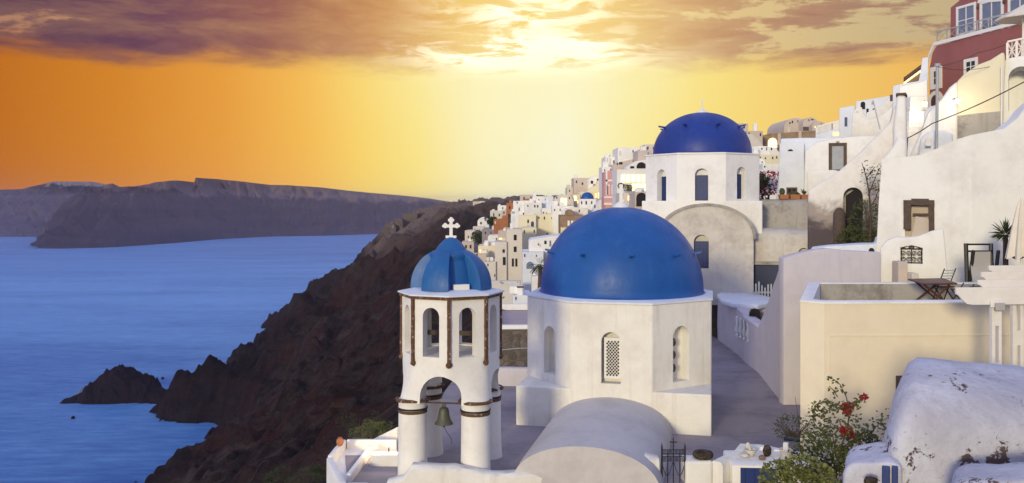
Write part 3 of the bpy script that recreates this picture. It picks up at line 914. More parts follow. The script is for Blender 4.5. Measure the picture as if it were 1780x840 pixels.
def shutter(f, a0, a1, z0, z1, b, parent, mat='shutter'):
    s = MB(); s.box(f, a0, a1, b, b + 0.06, z0, z1)
    sh = obj('shutter', s, M[mat], parent)
    s = MB()
    n = max(2, int((a1 - a0) / 0.13)); mz = max(3, int((z1 - z0) / 0.13))
    for i in range(n):
        for j in range(mz):
            ca = a0 + (a1 - a0) * (i + 0.5) / n; cz = z0 + (z1 - z0) * (j + 0.5) / mz
            r1 = (a1 - a0) / n * 0.36; r2 = (z1 - z0) / mz * 0.36
            s.face_poly(f, [(ca - r1, cz), (ca, cz - r2), (ca + r1, cz), (ca, cz + r2)], b - 0.012, b - 0.003)
    obj('lattice', s, M['navy'], sh)
f, a0, a1, z0, z1 = panes[0]; shutter(f, a0 + 0.05, a1 - 0.02, z0 + 0.02, z1 - 0.32, 0.24, rear)
f, a0, a1, z0, z1 = panes[1]; shutter(f, a0 + 0.02, a1 - 0.02, z0 + 0.02, z1 - 0.35, 0.30, rear)
f, a0, a1, z0, z1 = panes[2]; shutter(f, a0 + 0.02, a1 - 0.02, z0 + 0.02, z1 - 0.35, 0.30, rear)
mb = MB(); mb.loft([octagon(fr_, W2, W2, ZT2 + 0.002, 1.015), octagon(fr_, W2, W2, ZT2 + 0.07, 1.015), octagon(fr_, W2, W2, ZT2 + 0.10, 0.9)])
obj('drum_ledge', mb, M['trim'], rear)
c2 = fr_.pt(0, W2, 0)
mb = MB(); mb.lathe(c2, dome_profile(2.50, ZT2 + 0.08, 2.20, 22, 0.06), 96)
dome2 = obj('dome', mb, M['domedeep'], rear, smooth=40)
for k in range(8):
    a = R(-90 - YAW + 45 * k + 22.5)
    d = Vector((math.cos(a), math.sin(a), 0)); rr = 2.02; zz = ZT2 + 1.42
    p0 = Vector((c2.x, c2.y, zz)) + d * (rr - .1)
    s = Vector((-d.y, d.x, 0)) * 0.06
    mb = MB(); mb.prism([p0 - s, p0 + s, p0 + s + Vector((0, 0, .1)), p0 - s + Vector((0, 0, .1))],
             [p0 + d * 0.42 - s * .6 + Vector((0, 0, .08)), p0 + d * 0.42 + s * .6 + Vector((0, 0, .08)), p0 + d * 0.42 + s * .6 + Vector((0, 0, .15)), p0 + d * 0.42 - s * .6 + Vector((0, 0, .15))])
    obj('dome_peg', mb, M['domedeep'], dome2)
mb = MB(); mb.lathe(c2, [(0.34, ZT2 + 2.2), (0.30, ZT2 + 2.30), (0.12, ZT2 + 2.42), (0.03, ZT2 + 2.50)], 20)
mb.tube([(c2.x, c2.y, ZT2 + 2.45), (c2.x, c2.y, ZT2 + 2.98)], 0.028, 8)
fx = Fr((c2.x, c2.y, 0), YAW)
mb.box(fx, -0.10, -0.03, -0.02, 0.02, ZT2 + 2.80, ZT2 + 2.86); mb.box(fx, 0.03, 0.10, -0.02, 0.02, ZT2 + 2.80, ZT2 + 2.86)
obj('finial', mb, M['trim'], rear)
# base under the drum
mb = MB(); mb.box(fr_, -W2 - 0.06, W2 + 0.06, 0.01, 2 * W2, -4.8, 0.02); mb.bevel(0.04)
obj('base', mb, M['white'], rear)
# arched gable in front
a0, z_ap = fr_.hit(1228, 357); _, z_sp = fr_.hit(1298, 402)
ra = 2.16
pts = [(a0 - ra, -4.9), (a0 + ra, -4.9)]
for k in range(25):
    t = math.pi * k / 24
    pts.append((a0 + ra * math.cos(t), z_sp - 0.35 + (z_ap - z_sp + 0.35) * math.sin(t) ** 0.9))
mb = MB(); mb.face_poly(fr_, pts, -1.0, 0.02)
gable = obj('gable_wall', mb, M['rearwall'], rear)
w0, w1, wz0, wz1 = Fr(fr_.pt(0, -1.0, 0), YAW).rect(1206, 408, 1232, 467)
fg = Fr(fr_.pt(0, -1.0, 0), YAW)
c = MB(); c.face_poly(fg, arch_pts((w0 + w1) / 2, (w1 - w0) / 2, wz0, wz1), -0.3, 0.35)
cut(gable, [c])
shutter(fg, w0 + 0.02, w1 - 0.03, wz0 + 0.02, wz1 - 0.32, 0.20, rear)
# moulding over the gable
outer = []; inner = []
for k in range(25):
    t = math.pi * k / 24
    outer.append((a0 + (ra + 0.12) * math.cos(t), z_sp - 0.30 + (z_ap - z_sp + 0.40) * math.sin(t) ** 0.9))
    inner.append((a0 + (ra - 0.02) * math.cos(t), z_sp - 0.36 + (z_ap - z_sp + 0.33) * math.sin(t) ** 0.9))
mb = MB()
r0 = [fr_.pt(a, -1.08, z) for a, z in outer]; r1 = [fr_.pt(a, 0.03, z) for a, z in outer]; r2 = [fr_.pt(a, 0.03, z) for a, z in inner]; r3 = [fr_.pt(a, -1.08, z) for a, z in inner]
mb.loft([[r0[i], r1[i], r2[i], r3[i]] for i in range(25)])
obj('gable_moulding', mb, M['greyvault'], rear, smooth=50)
# low side wing on the right: a rounded roof running across
fw = Fr(P(1298, HY, 42.3), YAW)
mb = MB(); rings = []
aw1, _ = fw.hit(1440, 420)
prof = [(-0.0, -5.0), (-0.0, -2.0), (0.10, -1.72), (0.32, -1.50), (0.7, -1.38), (1.3, -1.34), (2.0, -1.40), (2.6, -1.6), (2.8, -5.0)]
for i in range(13):
    a = -0.2 + (aw1 + 0.2) * i / 12
    k = 1.0 if i < 11 else (0.96 if i == 11 else 0.84)
    rings.append([fw.pt(a, b, z if z < -3 else z * 1.0 - (1 - k) * 2.2 + 0.05 * math.sin(a * 1.3)) for b, z in prof])
mb.loft(rings)
wing = obj('side_wing', mb, M['rearwall'], rear, smooth=40)
# small round-headed opening
a, z = fw.hit(1397, 440)
c = MB(); c.face_poly(fw, arch_pts(a, 0.24, z - 0.5, z + 0.24), -0.3, 0.4); cut(wing, [c])
mb = MB(); mb.box(fw, 0.0, 4.05, -0.32, -0.02, -3.0, -2.86); mb.rough(0.02, 3.0, edge=0.4)
obj('eave', mb, M['greyvault'], rear)
mb = MB(); a0, _ = fw.hit(1302, 480); mb.box(fw, a0, 3.3, -0.05, -0.004, -4.9, -3.02)
obj('door', mb, M['navy'], rear)
# bare grey vault rising behind the wing
fgv = Fr(P(1318, HY, 44.6), YAW)
a1, _ = fgv.hit(1424, 400)
prof = [(0.0, -3.5), (0.0, -0.2), (0.18, 0.02), (0.5, 0.10), (2.4, 0.10), (2.6, -3.5)]
mb = MB(); rings = []
for i in range(11):
    t = i / 10; a = a1 * t
    drop = 0 if t < 0.8 else 1.5 * ((t - 0.8) / 0.2) ** 2
    rings.append([fgv.pt(a, b, z if z < -3 else z - drop) for b, z in prof])
mb.loft(rings)
obj('grey_vault', mb, M['greyvault'], rear, smooth=40)

# ---- bell tower
ft = Fr((-1.50, 21.85, 0), 9.0)
tower = thing('bell_tower', 'white open bell tower on four round columns with segmented blue cupola', 'bell tower', ft.pt(0, 0, GROUND))
RO = 1.215
SH = 0.765                                  # half spacing of the columns
Z_SPR, Z_RING, Z_CROWN = -4.70, -4.93, -4.10
oct_t = lambda r, z: ring_pts(ft.pt(0, 0, 0), r, z, 8, R(1.5))
seg = 64
def oct_r(th, r):
    k = (th - R(1.5)) % R(45)
    return r * math.cos(R(22.5)) / math.cos(k - R(22.5))
def sq_r(th, h, e=5.0):
    t = th + R(9.0)
    # corners of the rounded square sit over the columns
    return h / (abs(math.sin(t)) ** e + abs(math.cos(t)) ** e) ** (1 / e)
rings = []
for i in range(13):
    t = i / 12.0
    z = -4.76 + (-3.72 + 4.76) * t
    k = t ** 0.75
    ring = []
    for j in range(seg):
        th = 2 * math.pi * j / seg
        r = sq_r(th, SH + 0.37) * (1 - k) ** 1.2 + oct_r(th, RO) * (1 - (1 - k) ** 1.2)
        ring.append(Vector((ft.o.x + r * math.sin(th), ft.o.y - r * math.cos(th), z)))
    rings.append(ring)
mb = MB(); mb.loft(rings)
body = obj('arched_body', mb, M['tower'], tower)
def arch_through(fr, w, z0, z1, L):
    c = MB(); c.face_poly(fr, arch_pts(0, w, z0, z1, 16), -L, L); return c
f90 = Fr(ft.o, 9.0 + 90)
cut(body, [arch_through(ft, 0.50, -5.4, Z_CROWN, 3), arch_through(f90, 0.50, -5.4, Z_CROWN, 3)], smooth=35)
# belfry
mb = MB(); mb.prism(oct_t(RO, -3.72), oct_t(RO, -2.30))
belf = obj('belfry', mb, M['tower'], tower)
c = MB(); c.prism(oct_t(RO - 0.27, -3.69), oct_t(RO - 0.27, -2.0))
cuts = [c]
for k in range(4):
    th = R(1.5 + 22.5 + 45 * k)
    f = Fr(ft.o); n = Vector((math.sin(th), -math.cos(th), 0)); f.v = -n; f.u = Vector((-n.y, n.x, 0))
    cuts.append(arch_through(f, 0.215, -3.66, -2.50, 3))
cut(belf, cuts)
mb = MB(); mb.loft([oct_t(RO + 0.055, -2.31), oct_t(RO + 0.055, -2.235)])
obj('brick_cornice', mb, M['brick'], tower)
mb = MB(); mb.loft([oct_t(RO + 0.10, -2.233), oct_t(RO + 0.10, -2.20), oct_t(0.90, -2.12)])
obj('cornice_slab', mb, M['bluewhite'], tower)
for k in range(8):
    th = R(1.5 + 45 * k)
    c = ft.pt(0, 0, 0) + Vector((math.sin(th), -math.cos(th), 0)) * (RO - 0.005)
    mb = MB(); f = Fr(c, -math.degrees(th))
    zb = -3.80
    mb.box(f, -0.042, 0.042, -0.045, 0.05, zb, -2.312)
    mb.ball(f.pt(0, -0.005, zb - 0.02), 0.075, 0.075, 0.07, 12, 8, 0.3, k)
    mb.rough(0.008, 9.0, edge=0.12)
    obj('brick_strip', mb, M['brick'], tower)
# columns with their rings
for (sa, sb) in ((-1, -1), (1, -1), (-1, 1), (1, 1)):
    c = ft.pt(sa * SH, sb * SH, 0)
    zb = -7.6 if sb < 0 else GROUND - 0.05
    mb = MB(); mb.lathe(c, [(0.385, zb), (0.36, zb + 0.25 if sb > 0 else GROUND), (0.345, -5.9), (0.335, Z_SPR - 0.005)], 32)
    col = obj('column', mb, M['tower'], tower, smooth=50)
    mb = MB(); mb.lathe(c, [(0.338, Z_RING - 0.105), (0.350, Z_RING - 0.10), (0.350, Z_RING - 0.035), (0.338, Z_RING - 0.03)], 32, cap=False)
    obj('brick_ring', mb, M['brick'], col, smooth=30)
    mb = MB(); mb.lathe(c, [(0.338, Z_RING - 0.025), (0.362, Z_RING - 0.02), (0.362, Z_RING + 0.018), (0.338, Z_RING + 0.023)], 32, cap=False)
    obj('iron_band', mb, M['iron'], col, smooth=30)
    mb = MB(); mb.lathe(c, [(0.34, Z_SPR - 0.05), (0.415, Z_SPR - 0.045), (0.42, Z_SPR - 0.012), (0.35, Z_SPR + 0.02)], 24, cap=False); mb.rough(0.012, 7.0)
    obj('capital', mb, M['brick'], col, smooth=30)
# cupola: four full segments between four recessed ones
def cupola():
    mb = MB(); rings = []
    nseg = 192; z0 = -2.13; h = 0.99
    for i in range(21):
        t = i / 20.0
        ring = []
        for j in range(nseg):
            th = 2 * math.pi * j / nseg
            k = ((th - R(1.5)) % R(90)) / R(45)          # 0..1 recessed, 1..2 full
            full = 1.0 if (1.02 < k < 1.98) else (0.0 if 0.02 < k < 0.98 else None)
            if full is None:
                q = k if k < 1.5 else k - 2
                full = min(1, max(0, (q - 0.98) / 0.04)) if 0.9 < q < 1.1 else min(1, max(0, (0.02 - q) / 0.04))
            e = 1.0 if t < 0.72 else max(0.0, 1 - (t - 0.72) / 0.2)
            r = 1.0 * math.sqrt(max(0.0, 1 - (t * 0.985) ** 2.2)) * (1 - 0.34 * (1 - full) * e)
            ring.append(Vector((ft.o.x + r * math.sin(th), ft.o.y - r * math.cos(th), z0 + h * t)))
        rings.append(ring)
    mb.loft(rings); return mb
cup = obj('cupola', cupola(), M['belfblue'], tower, smooth=32)
mb = MB(); mb.lathe(ft.o, [(0.40, -1.30), (0.41, -1.25), (0.37, -1.17), (0.28, -1.05), (0.17, -0.95), (0.08, -0.89), (0.01, -0.88)], 32)
obj('cupola_cap', mb, M['belfblue'], cup, smooth=50)
for k in range(1):
    th = R(1.5 + 22.5 + 90 * k)
    n = Vector((math.sin(th), -math.cos(th), 0)); f = Fr(ft.o + n * 0.69); f.v = -n; f.u = Vector((-n.y, n.x, 0))
    mb = MB(); mb.box(f, -0.20, 0.20, -0.06, 0.06, -2.125, -1.99); mb.bevel(0.015)
    obj('sill_block', mb, M['tower'], cup)
mb = MB(); fx = Fr((ft.o.x, ft.o.y, 0), 4.0)
mb.box(fx, -0.13, 0.13, -0.06, 0.06, -0.905, -0.845)
ornament_cross(mb, fx, -0.845, 0.38, 0.29, 0.062, True)
obj('cross', mb, M['trim'], tower)
# bell on its iron bar between the front columns
b0 = ft.pt(-SH, -SH, -4.80) ; b1 = ft.pt(SH, -SH, -4.80)
mb = MB(); mb.tube([b0 + ft.u * 0.3, b1 - ft.u * 0.3], 0.022, 8)
obj('tie_bar', mb, M['oldwood'], tower)
bc = ft.pt(0.0, -SH, 0)
mb = MB()
mb.lathe(bc, [(0.02, -4.90), (0.07, -4.905), (0.105, -4.93), (0.125, -5.0), (0.135, -5.10), (0.165, -5.20), (0.215, -5.275), (0.225, -5.295), (0.205, -5.30), (0.16, -5.21), (0.02, -5.0)], 28)
bell = obj('bell', mb, M['bronze'], tower, smooth=40)
mb = MB(); mb.tube([bc + Vector((0, 0, -4.79)), bc + Vector((0.035, 0, -4.85)), bc + Vector((0.0, 0, -4.91))], 0.022, 8)
mb.tube([bc + Vector((0, 0, -4.79)), bc + Vector((-0.035, 0, -4.85)), bc + Vector((0.0, 0, -4.91))], 0.022, 8)
obj('bell_crown', mb, M['bronze'], bell, smooth=40)
mb = MB(); mb.tube([bc + Vector((0, 0, -5.2)), bc + Vector((0, 0, -5.32))], 0.014, 6); mb.ball(bc + Vector((0, 0, -5.35)), 0.03)
mb.tube([bc + Vector((0.0, 0, -5.36)), bc + Vector((0.06, 0.05, -5.50)), bc + Vector((0.16, 0.1, -5.66)), bc + Vector((0.18, 0.12, -5.80))], 0.006, 6)
obj('clapper', mb, M['iron'], bell)
mb = MB(); q = ft.pt(0.30, 0.1, 0)
mb.tube([q + Vector((0, 0, -4.2)), q + Vector((0, 0, -5.62))], 0.016, 6)
obj('hanging_rod', mb, M['oldwood'], tower)
# timbers inside the belfry
mb = MB(); mb.box(ft, -0.9, 0.9, 0.50, 0.58, -3.38, -3.27)
obj('timber_beam', mb, M['oldwood'], tower)
# ------------------------------------------------------------------ near walls and terraces
def loc_of(px, py, d):
    return tuple(P(px, py, d))
def strip_wall(pts, zb, th, side=1, rough=0.03, edge=0.35):
    """a wall along plan points (x, y, ztop), thickness th to the right of travel"""
    mb = MB(); rings = []
    n = len(pts)
    for i, (x, y, zt) in enumerate(pts):
        p = Vector((x, y)); a = Vector(pts[max(0, i - 1)][:2]); b = Vector(pts[min(n - 1, i + 1)][:2])
        t = (b - a).normalized(); nrm = Vector((t.y, -t.x)) * side
        q = p + nrm * th; m1 = p + nrm * th * 0.18; m2 = p + nrm * th * 0.82
        rings.append([Vector((p.x, p.y, zb)), Vector((p.x, p.y, zt - 0.07)), Vector((m1.x, m1.y, zt)), Vector((m2.x, m2.y, zt)), Vector((q.x, q.y, zt - 0.07)), Vector((q.x, q.y, zb))])
    mb.loft(rings)
    if rough:
        mb.rough(rough, 1.7, edge=edge)
    return mb
# churchyard wall in front, dipping and rising to the gate
yw = 20.25
top = [(672, 838), (700, 832), (716, 812), (790, 812), (800, 816), (835, 822), (880, 825), (950, 826), (1000, 822), (1040, 817), (1062, 811), (1085, 802), (1108, 795), (1125, 794), (1147, 797)]
pts = [(P(px, py, yw).x, yw, P(px, py, yw).z) for px, py in top]
fine = []
for a, b in zip(pts, pts[1:]):
    for k in range(4):
        t = k / 4.0; fine.append(tuple(a[i] + (b[i] - a[i]) * t for i in range(3)))
fine.append(pts[-1])
fine = [(x, y, z + 0.02 * math.sin(x * 5)) for x, y, z in fine]
mb = strip_wall([(x, y, z) for x, y, z in fine], -8.0, 0.42, side=-1, rough=0.025)
o = obj('churchyard_wall', mb, M['church'], smooth=45, loc=(0.5, yw, GROUND))
tag(o, 'low wavy white wall running from the bell tower to the iron gate', 'wall')

# right gate pier, parapet and stone ledge
pier = thing('ledge_wall', 'white parapet stepping up behind a stone ledge with small blue door', 'wall', (P(1290, 780, 20).x, 20.2, -6.4))
fl = Fr(P(1192, 805, 20.2), -2.0); fl.o.z = 0
zl = P(1192, 802, 20.2).z
a2, _ = fl.hit(1240, 805)
mb = MB(); mb.box(fl, 0, a2, 0.0, 0.55, -8, zl)
mb.bevel(0.08, 3); mb.rough(0.02, 2.0, edge=0.3)
obj('gate_pier', mb, M['church'], pier, smooth=45)
p1 = P(1236, 806, 20.3); p2 = P(1284, 770, 21.6); p3 = P(1396, 786, 21.2); p4 = P(1440, 800, 20.2)
mb = strip_wall([(p1.x, p1.y, zl - 0.01), (p2.x - .25, p2.y - .45, p2.z - .03), (p2.x, p2.y, p2.z), (p2.x + .5, p2.y - 0.04, p2.z - .02), (p3.x, p3.y, p3.z), (p4.x, p4.y, p4.z)], -8, 0.30, side=1, rough=0.015)
obj('parapet', mb, M['church'], pier, smooth=45)
zs = P(1300, 812, 19.9).z
fL = Fr((P(1274, 808, 20.05).x, 20.05, 0), 4.0)
mb = MB(); mb.face_poly(Fr((0, 0, 0)), [], 0, 0) if False else None
w_, _ = fL.hit(1425, 820)
ledge = MB(); ledge.box(fL, -0.02, w_, 0.0, 1.25, -8, zs); ledge.bevel(0.05, 2); ledge.rough(0.012, 2.5, edge=0.3)
obj('stone_ledge', ledge, M['church'], pier, smooth=45)
fD = Fr(fL.pt(0, 0, 0), 4.0)
d0, d1, dz0, dz1 = fD.rect(1287, 813, 1352, 905)
mb = MB(); mb.box(fL, d0, d1, -0.035, -0.003, -8, dz1)
door = obj('blue_door', mb, M['shutter'], pier)
mb = MB()
for k in range(4):
    a = d0 + (d1 - d0) * (k + 0.5) / 4
    mb.box(fL, a - 0.012, a + 0.012, -0.041, -0.0355, -7.9, dz1 - 0.02)
obj('plank_groove', mb, M['navy'], door)
# things set out on the ledge
def on_ledge(px, b):
    a, _ = fL.hit(px, 800)
    r = Vector(((px - CX) / F, 1.0, 0))
    # keep the picture column while going b deeper
    t = (fL.o.y + b) / r.y
    return Vector((r.x * t, t, zs))
q = on_ledge(1222, 0.42); q.z = zl
mb = MB()
prof = []
for k in range(17):
    t = 2 * math.pi * k / 16
    prof.append((0.155 + 0.085 * math.cos(t), 0.075 + 0.08 * math.sin(t)))
mb.lathe((q.x, q.y), [(r, zl + z) for r, z in prof], 28, cap=False); mb.rough(0.008, 9.0)
o = obj('stone_ring', mb, M['lava'], smooth=50, loc=tuple(q)); tag(o, 'dark ring shaped lava stone lying on the white gate pier', 'stone ring')
q = on_ledge(1305, 0.75)
mort = thing('mortar', 'white stone mortar with a pestle standing in it on the ledge', 'mortar', tuple(q))
mb = MB(); mb.lathe(q, [(0.06, zs), (0.075, zs + 0.02), (0.125, zs + 0.09), (0.135, zs + 0.145), (0.118, zs + 0.145), (0.08, zs + 0.06), (0.01, zs + 0.05)], 24)
obj('bowl', mb, M['marble'], mort, smooth=40)
mb = MB(); mb.tube([q + Vector((0.03, 0, 0.07)), q + Vector((-0.02, 0.0, 0.15)), q + Vector((-0.06, 0.02, 0.26))], 0.032, 10, 0.045); mb.ball(q + Vector((-0.06, 0.02, 0.26)), 0.045)
obj('pestle', mb, M['marble'], mort, smooth=50)
q = on_ledge(1295, 0.62)
mb = MB(); mb.ball(q + Vector((0, 0, 0.035)), 0.10, 0.07, 0.045, 16, 10, 0.25, 2)
o = obj('stone', mb, M['marble'], smooth=60, loc=tuple(q)); tag(o, 'flat pale stone leaning beside the mortar on the ledge', 'stone', 'stones on the ledge')
q = on_ledge(1333.5, 0.70)
mb = MB(); mb.ball(q + Vector((0, 0, 0.125)), 0.095, 0.09, 0.135, 18, 12, 0.2, 5)
o = obj('stone', mb, M['lava'], smooth=60, loc=tuple(q)); tag(o, 'dark red upright egg shaped stone on the ledge', 'stone', 'stones on the ledge')
q = on_ledge(1325, 0.42)
mb = MB(); mb.ball(q + Vector((0, 0, 0.05)), 0.085, 0.075, 0.055, 16, 10, 0.15, 8)
o = obj('stone', mb, M['pebble'], smooth=60, loc=tuple(q)); tag(o, 'small round brown stone at the front of the ledge', 'stone', 'stones on the ledge')
q = on_ledge(1366, 0.62)
mb = MB(); mb.lathe(q, [(0.10, zs), (0.115, zs + 0.02), (0.125, zs + 0.13), (0.155, zs + 0.17), (0.15, zs + 0.19), (0.105, zs + 0.18), (0.05, zs + 0.12), (0.01, zs + 0.11)], 20)
pot = thing('stone_planter', 'white round stone vessel holding a pale block beside the shrub', 'planter', tuple(q))
obj('vessel', mb, M['marble'], pot, smooth=40)
mb = MB(); mb.box(Fr(q, 20), -0.06, 0.06, -0.06, 0.06, zs * 0 + 0.12, 0.34); mb.bevel(0.02, 2)
for v in mb.bm.verts: pass
obj('pale_block', mb, M['white'], pot)
q = G(1380, 762, GROUND)
mb = MB(); mb.box(Fr((q.x, q.y, GROUND), 25), -0.22, 0.22, -0.35, 0.35, 0.0, 0.07); mb.bevel(0.015)
o = obj('floor_hatch', mb, M['navy'], loc=tuple(q)); tag(o, 'small dark hatch lying on the purple ground near the shrub', 'hatch')

# wrought iron gate
gy = 20.35
fgt = Fr((P(1149, 800, gy).x, gy, 0))
gw = P(1192, 800, gy).x - P(1149, 800, gy).x
zt_ = P(1170, 789, gy).z; zb_ = -7.4
gate = thing('iron_gate', 'narrow black wrought iron gate with scrolls and a tall cross', 'gate', (fgt.o.x + gw / 2, gy, -7.0))
mb = MB()
for a in (0.02, gw - 0.02):
    mb.tube([fgt.pt(a, 0, zb_), fgt.pt(a, 0, zt_ + 0.16)], 0.022, 8); mb.tube([fgt.pt(a, 0, zt_ + 0.16), fgt.pt(a, 0, zt_ + 0.26)], 0.022, 8, 0.002)
for z in (zt_, zt_ - 0.07, zb_ + 0.1):
    mb.tube([fgt.pt(0.02, 0, z), fgt.pt(gw - 0.02, 0, z)], 0.014, 6)
obj('frame', mb, M['iron'], gate)
for a in (gw * 0.27, gw * 0.5, gw * 0.76):
    mb = MB(); mb.tube([fgt.pt(a, 0, zb_), fgt.pt(a, 0, zt_ + (0.36 if abs(a - gw * .5) < .05 else 0.10))], 0.013, 6)
    obj('bar', mb, M['iron'], gate)
mb = MB(); mb.tube([fgt.pt(gw * .5 - 0.085, 0, zt_ + 0.27), fgt.pt(gw * .5 + 0.085, 0, zt_ + 0.27)], 0.013, 6)
obj('cross_arm', mb, M['iron'], gate)
mb = MB()
def spiral(c, r, turns, flip=1, up=1):
    out = []
    for k in range(22):
        t = k / 21.0; a = t * turns * 2 * math.pi
        rr = r * (1 - t * 0.8)
        out.append(fgt.pt(c[0] + flip * rr * math.cos(a), 0, c[1] + up * rr * math.sin(a)))
    return out
for a in (gw * 0.14, gw * 0.38, gw * 0.63, gw * 0.88):
    for fl_ in (1, -1):
        mb.tube(spiral((a + 0.02 * fl_, zt_ + 0.06), 0.05, 1.4, fl_), 0.007, 5)
        mb.tube(spiral((a + 0.02 * fl_, zt_ - 0.13), 0.05, 1.4, fl_, -1), 0.007, 5)
for (s, e) in ((0.0, 0.5), (0.5, 1.0)):
    arc = []
    for k in range(13):
        t = k / 12.0
        arc.append(fgt.pt(gw * (s + 0.03) + (gw * (e - s - 0.06)) * t, 0, zt_ - 0.20 - 0.30 * math.sin(math.pi * t)))
    mb.tube(arc, 0.008, 5)
    mb.tube([Vector((p.x, p.y, 2 * (zt_ - 0.75) - p.z)) + Vector((0, 0.012, 0)) for p in arc], 0.008, 5)
obj('scrollwork', mb, M['iron'], gate)

# big flaking white wall with its rounded roof, lower right
near = thing('whitewashed_vault', 'big rough white vaulted mass with flaking paint in the near right corner', 'house', loc_of(1640, 800, 14.2))
def near_vault():
    mb = MB(); rings = []
    secs = [(1537, 770, 0.30), (1543, 742, 0.55), (1552, 705, 0.8), (1562, 668, 0.92), (1575, 642, 0.98), (1592, 631, 1.0), (1622, 630.5, 1.0), (1680, 637, 1.0), (1740, 644, 1.0), (1800, 650, 1.0), (1880, 658, 1.0), (1960, 668, 1.0)]
    d = 14.3
    for (px, py, k) in secs:
        x = P(px, py, d).x; zt = P(px, py, d).z
        half = 1.9 * k
        sy, cy = math.sin(R(26)), math.cos(R(26)); q_ = -half * 1.02 + 0.2; ring = [Vector((x + q_ * sy, d + q_ * cy, -8.5))]
        for j in range(15):
            t = math.pi * j / 14
            zz = zt - (1.25 * k + 0.15) * (1 - math.sin(t) ** 0.5)
            q_ = 0.15 - half * math.cos(t); ring.append(Vector((x + q_ * sy, d + q_ * cy, zz)))
        ring.append(Vector((x + half * sy, d + half * cy, -8.5)))
        rings.append(ring)
    mb.loft(rings)
    mb.rough(0.045, 1.1, edge=0.28)
    mb.rough(0.016, 4.0)
    return mb
obj('vault_wall', near_vault(), M['flaking'], near, smooth=60)
# pier in front of it
dpi = 12.9
def pier_mesh():
    mb = MB()
    fp = Fr(P(1466, 840, dpi), 23); fp.o.z = 0
    prof = [(1463, 900), (1466, 840), (1467, 825), (1473, 813), (1484, 808), (1500, 806), (1524, 804), (1545, 803), (1558, 804), (1570, 815), (1570, 900)]
    pts = [fp.hit(px, py) for px, py in prof]
    mb.face_poly(fp, pts, 0.0, 1.2)
    mb.bevel(0.06, 3, 25)
    mb.rough(0.03, 1.6, edge=0.22); mb.rough(0.01, 5.0)
    return mb
obj('pier', pier_mesh(), M['flaking'], near, smooth=60)
for (x0, x1) in ((1533, 1547), (1550, 1561)):
    mb = MB(); fp = Fr(P(1466, 350, dpi), 23); a, _ = fp.hit(x0, 811); b, zt0 = fp.hit(x1, 811)
    mb.box(fp, a, b, -0.08, 0.06, -5.2, zt0); mb.bevel(0.012)
    obj('blue_plank', mb, M['shutter'], near)
mb = MB(); c = P(1513, 836, dpi - 0.45); mb.ball(c, 0.10, 0.05, 0.06, 14, 8, 0.3, 4)
o = obj('dark_stone', mb, M['lava'], smooth=60, loc=tuple(c)); tag(o, 'small dark stone set at the foot of the near white pier', 'stone')
# nearest low wall at the bottom right edge
dn = 11.3
mb = MB(); fp = Fr(P(1652, 350, dn), 27)
prof = [(1652, 900), (1654, 862), (1660, 850), (1668, 842), (1690, 838), (1740, 836), (1790, 835), (1860, 834), (1960, 900)]
mb.face_poly(fp, [fp.hit(px, py) for px, py in prof], 0.0, 0.9)
mb.bevel(0.09, 3, 25); mb.rough(0.035, 2.2, edge=0.2); mb.rough(0.018, 6.0)
o = obj('low_wall', mb, M['flaking'], smooth=60, loc=loc_of(1720, 840, dn)); tag(o, 'crumbling low whitewashed wall at the bottom right edge', 'wall')

# ------------------------------------------------------------------ retaining wall and platform right of the churches
ret = thing('retaining_wall', 'tall lavender white retaining wall with a balustrade opening, right of the churches', 'wall', (9.2, 32, GROUND))
line = [(9.62, 41.5, -4.38), (9.55, 38.5, -4.42), (9.42, 36.3, -4.50), (9.38, 36.0, -4.62), (9.28, 33.4, -4.70), (9.15, 32.3, -4.10), (8.95, 30.8, -3.25), (8.75, 29.2, -2.3), (8.66, 28.3, -1.82)]
lw = strip_wall(line, -7.0, 0.5, side=-1, rough=0.025, edge=0.5)
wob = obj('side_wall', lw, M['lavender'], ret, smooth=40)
# flared foot where the wall meets the ground
# upper wall facing the church
ft2 = Fr((8.62, 28.12, 0), -3.0)
prof = []
for px, py in ((1362, 449), (1385, 442), (1420, 434), (1440, 432), (1475, 436), (1532, 439)):
    prof.append(ft2.hit(px, py))
pts = [(prof[0][0], -7.0)] + [(prof[-1][0], -7.0)] + prof[::-1]
mb = MB(); mb.face_poly(ft2, pts, 0.01, 0.5); mb.bevel(0.05, 2); mb.rough(0.012, 1.5, edge=0.6)
obj('front_wall', mb, M['lavender'], ret, smooth=40)
# balustrade opening
fb = Fr((9.36, 36.0, 0), 90.0 - 2.0); fb.v = Vector((1, 0.04, 0)).normalized(); fb.u = Vector((0.04, -1, 0)).normalized(); fb.o = Vector((9.34, 36.0, 0))
a0, _ = fb.hit(1276, 575); a1, _ = fb.hit(1303, 575)
_, z1 = fb.hit(1290, 556); _, z0 = fb.hit(1290, 590)
mb = MB(); mb.box(fb, a0, a1, -0.4, 0.22, z0, z1)
cut(wob, [mb], smooth=40)
for k in range(4):
    a = a0 + (a1 - a0) * (k + 0.6) / 4.3
    c = fb.pt(a, 0.06, 0); h = z1 - z0
    mb = MB(); mb.lathe(c, [(0.07, z0 - .02), (0.085, z0 + h * .08), (0.05, z0 + h * .14), (0.11, z0 + h * .34), (0.055, z0 + h * .7), (0.08, z0 + h * .86), (0.08, z1 + .02)], 14)
    obj('baluster', mb, M['white'], ret, smooth=40)
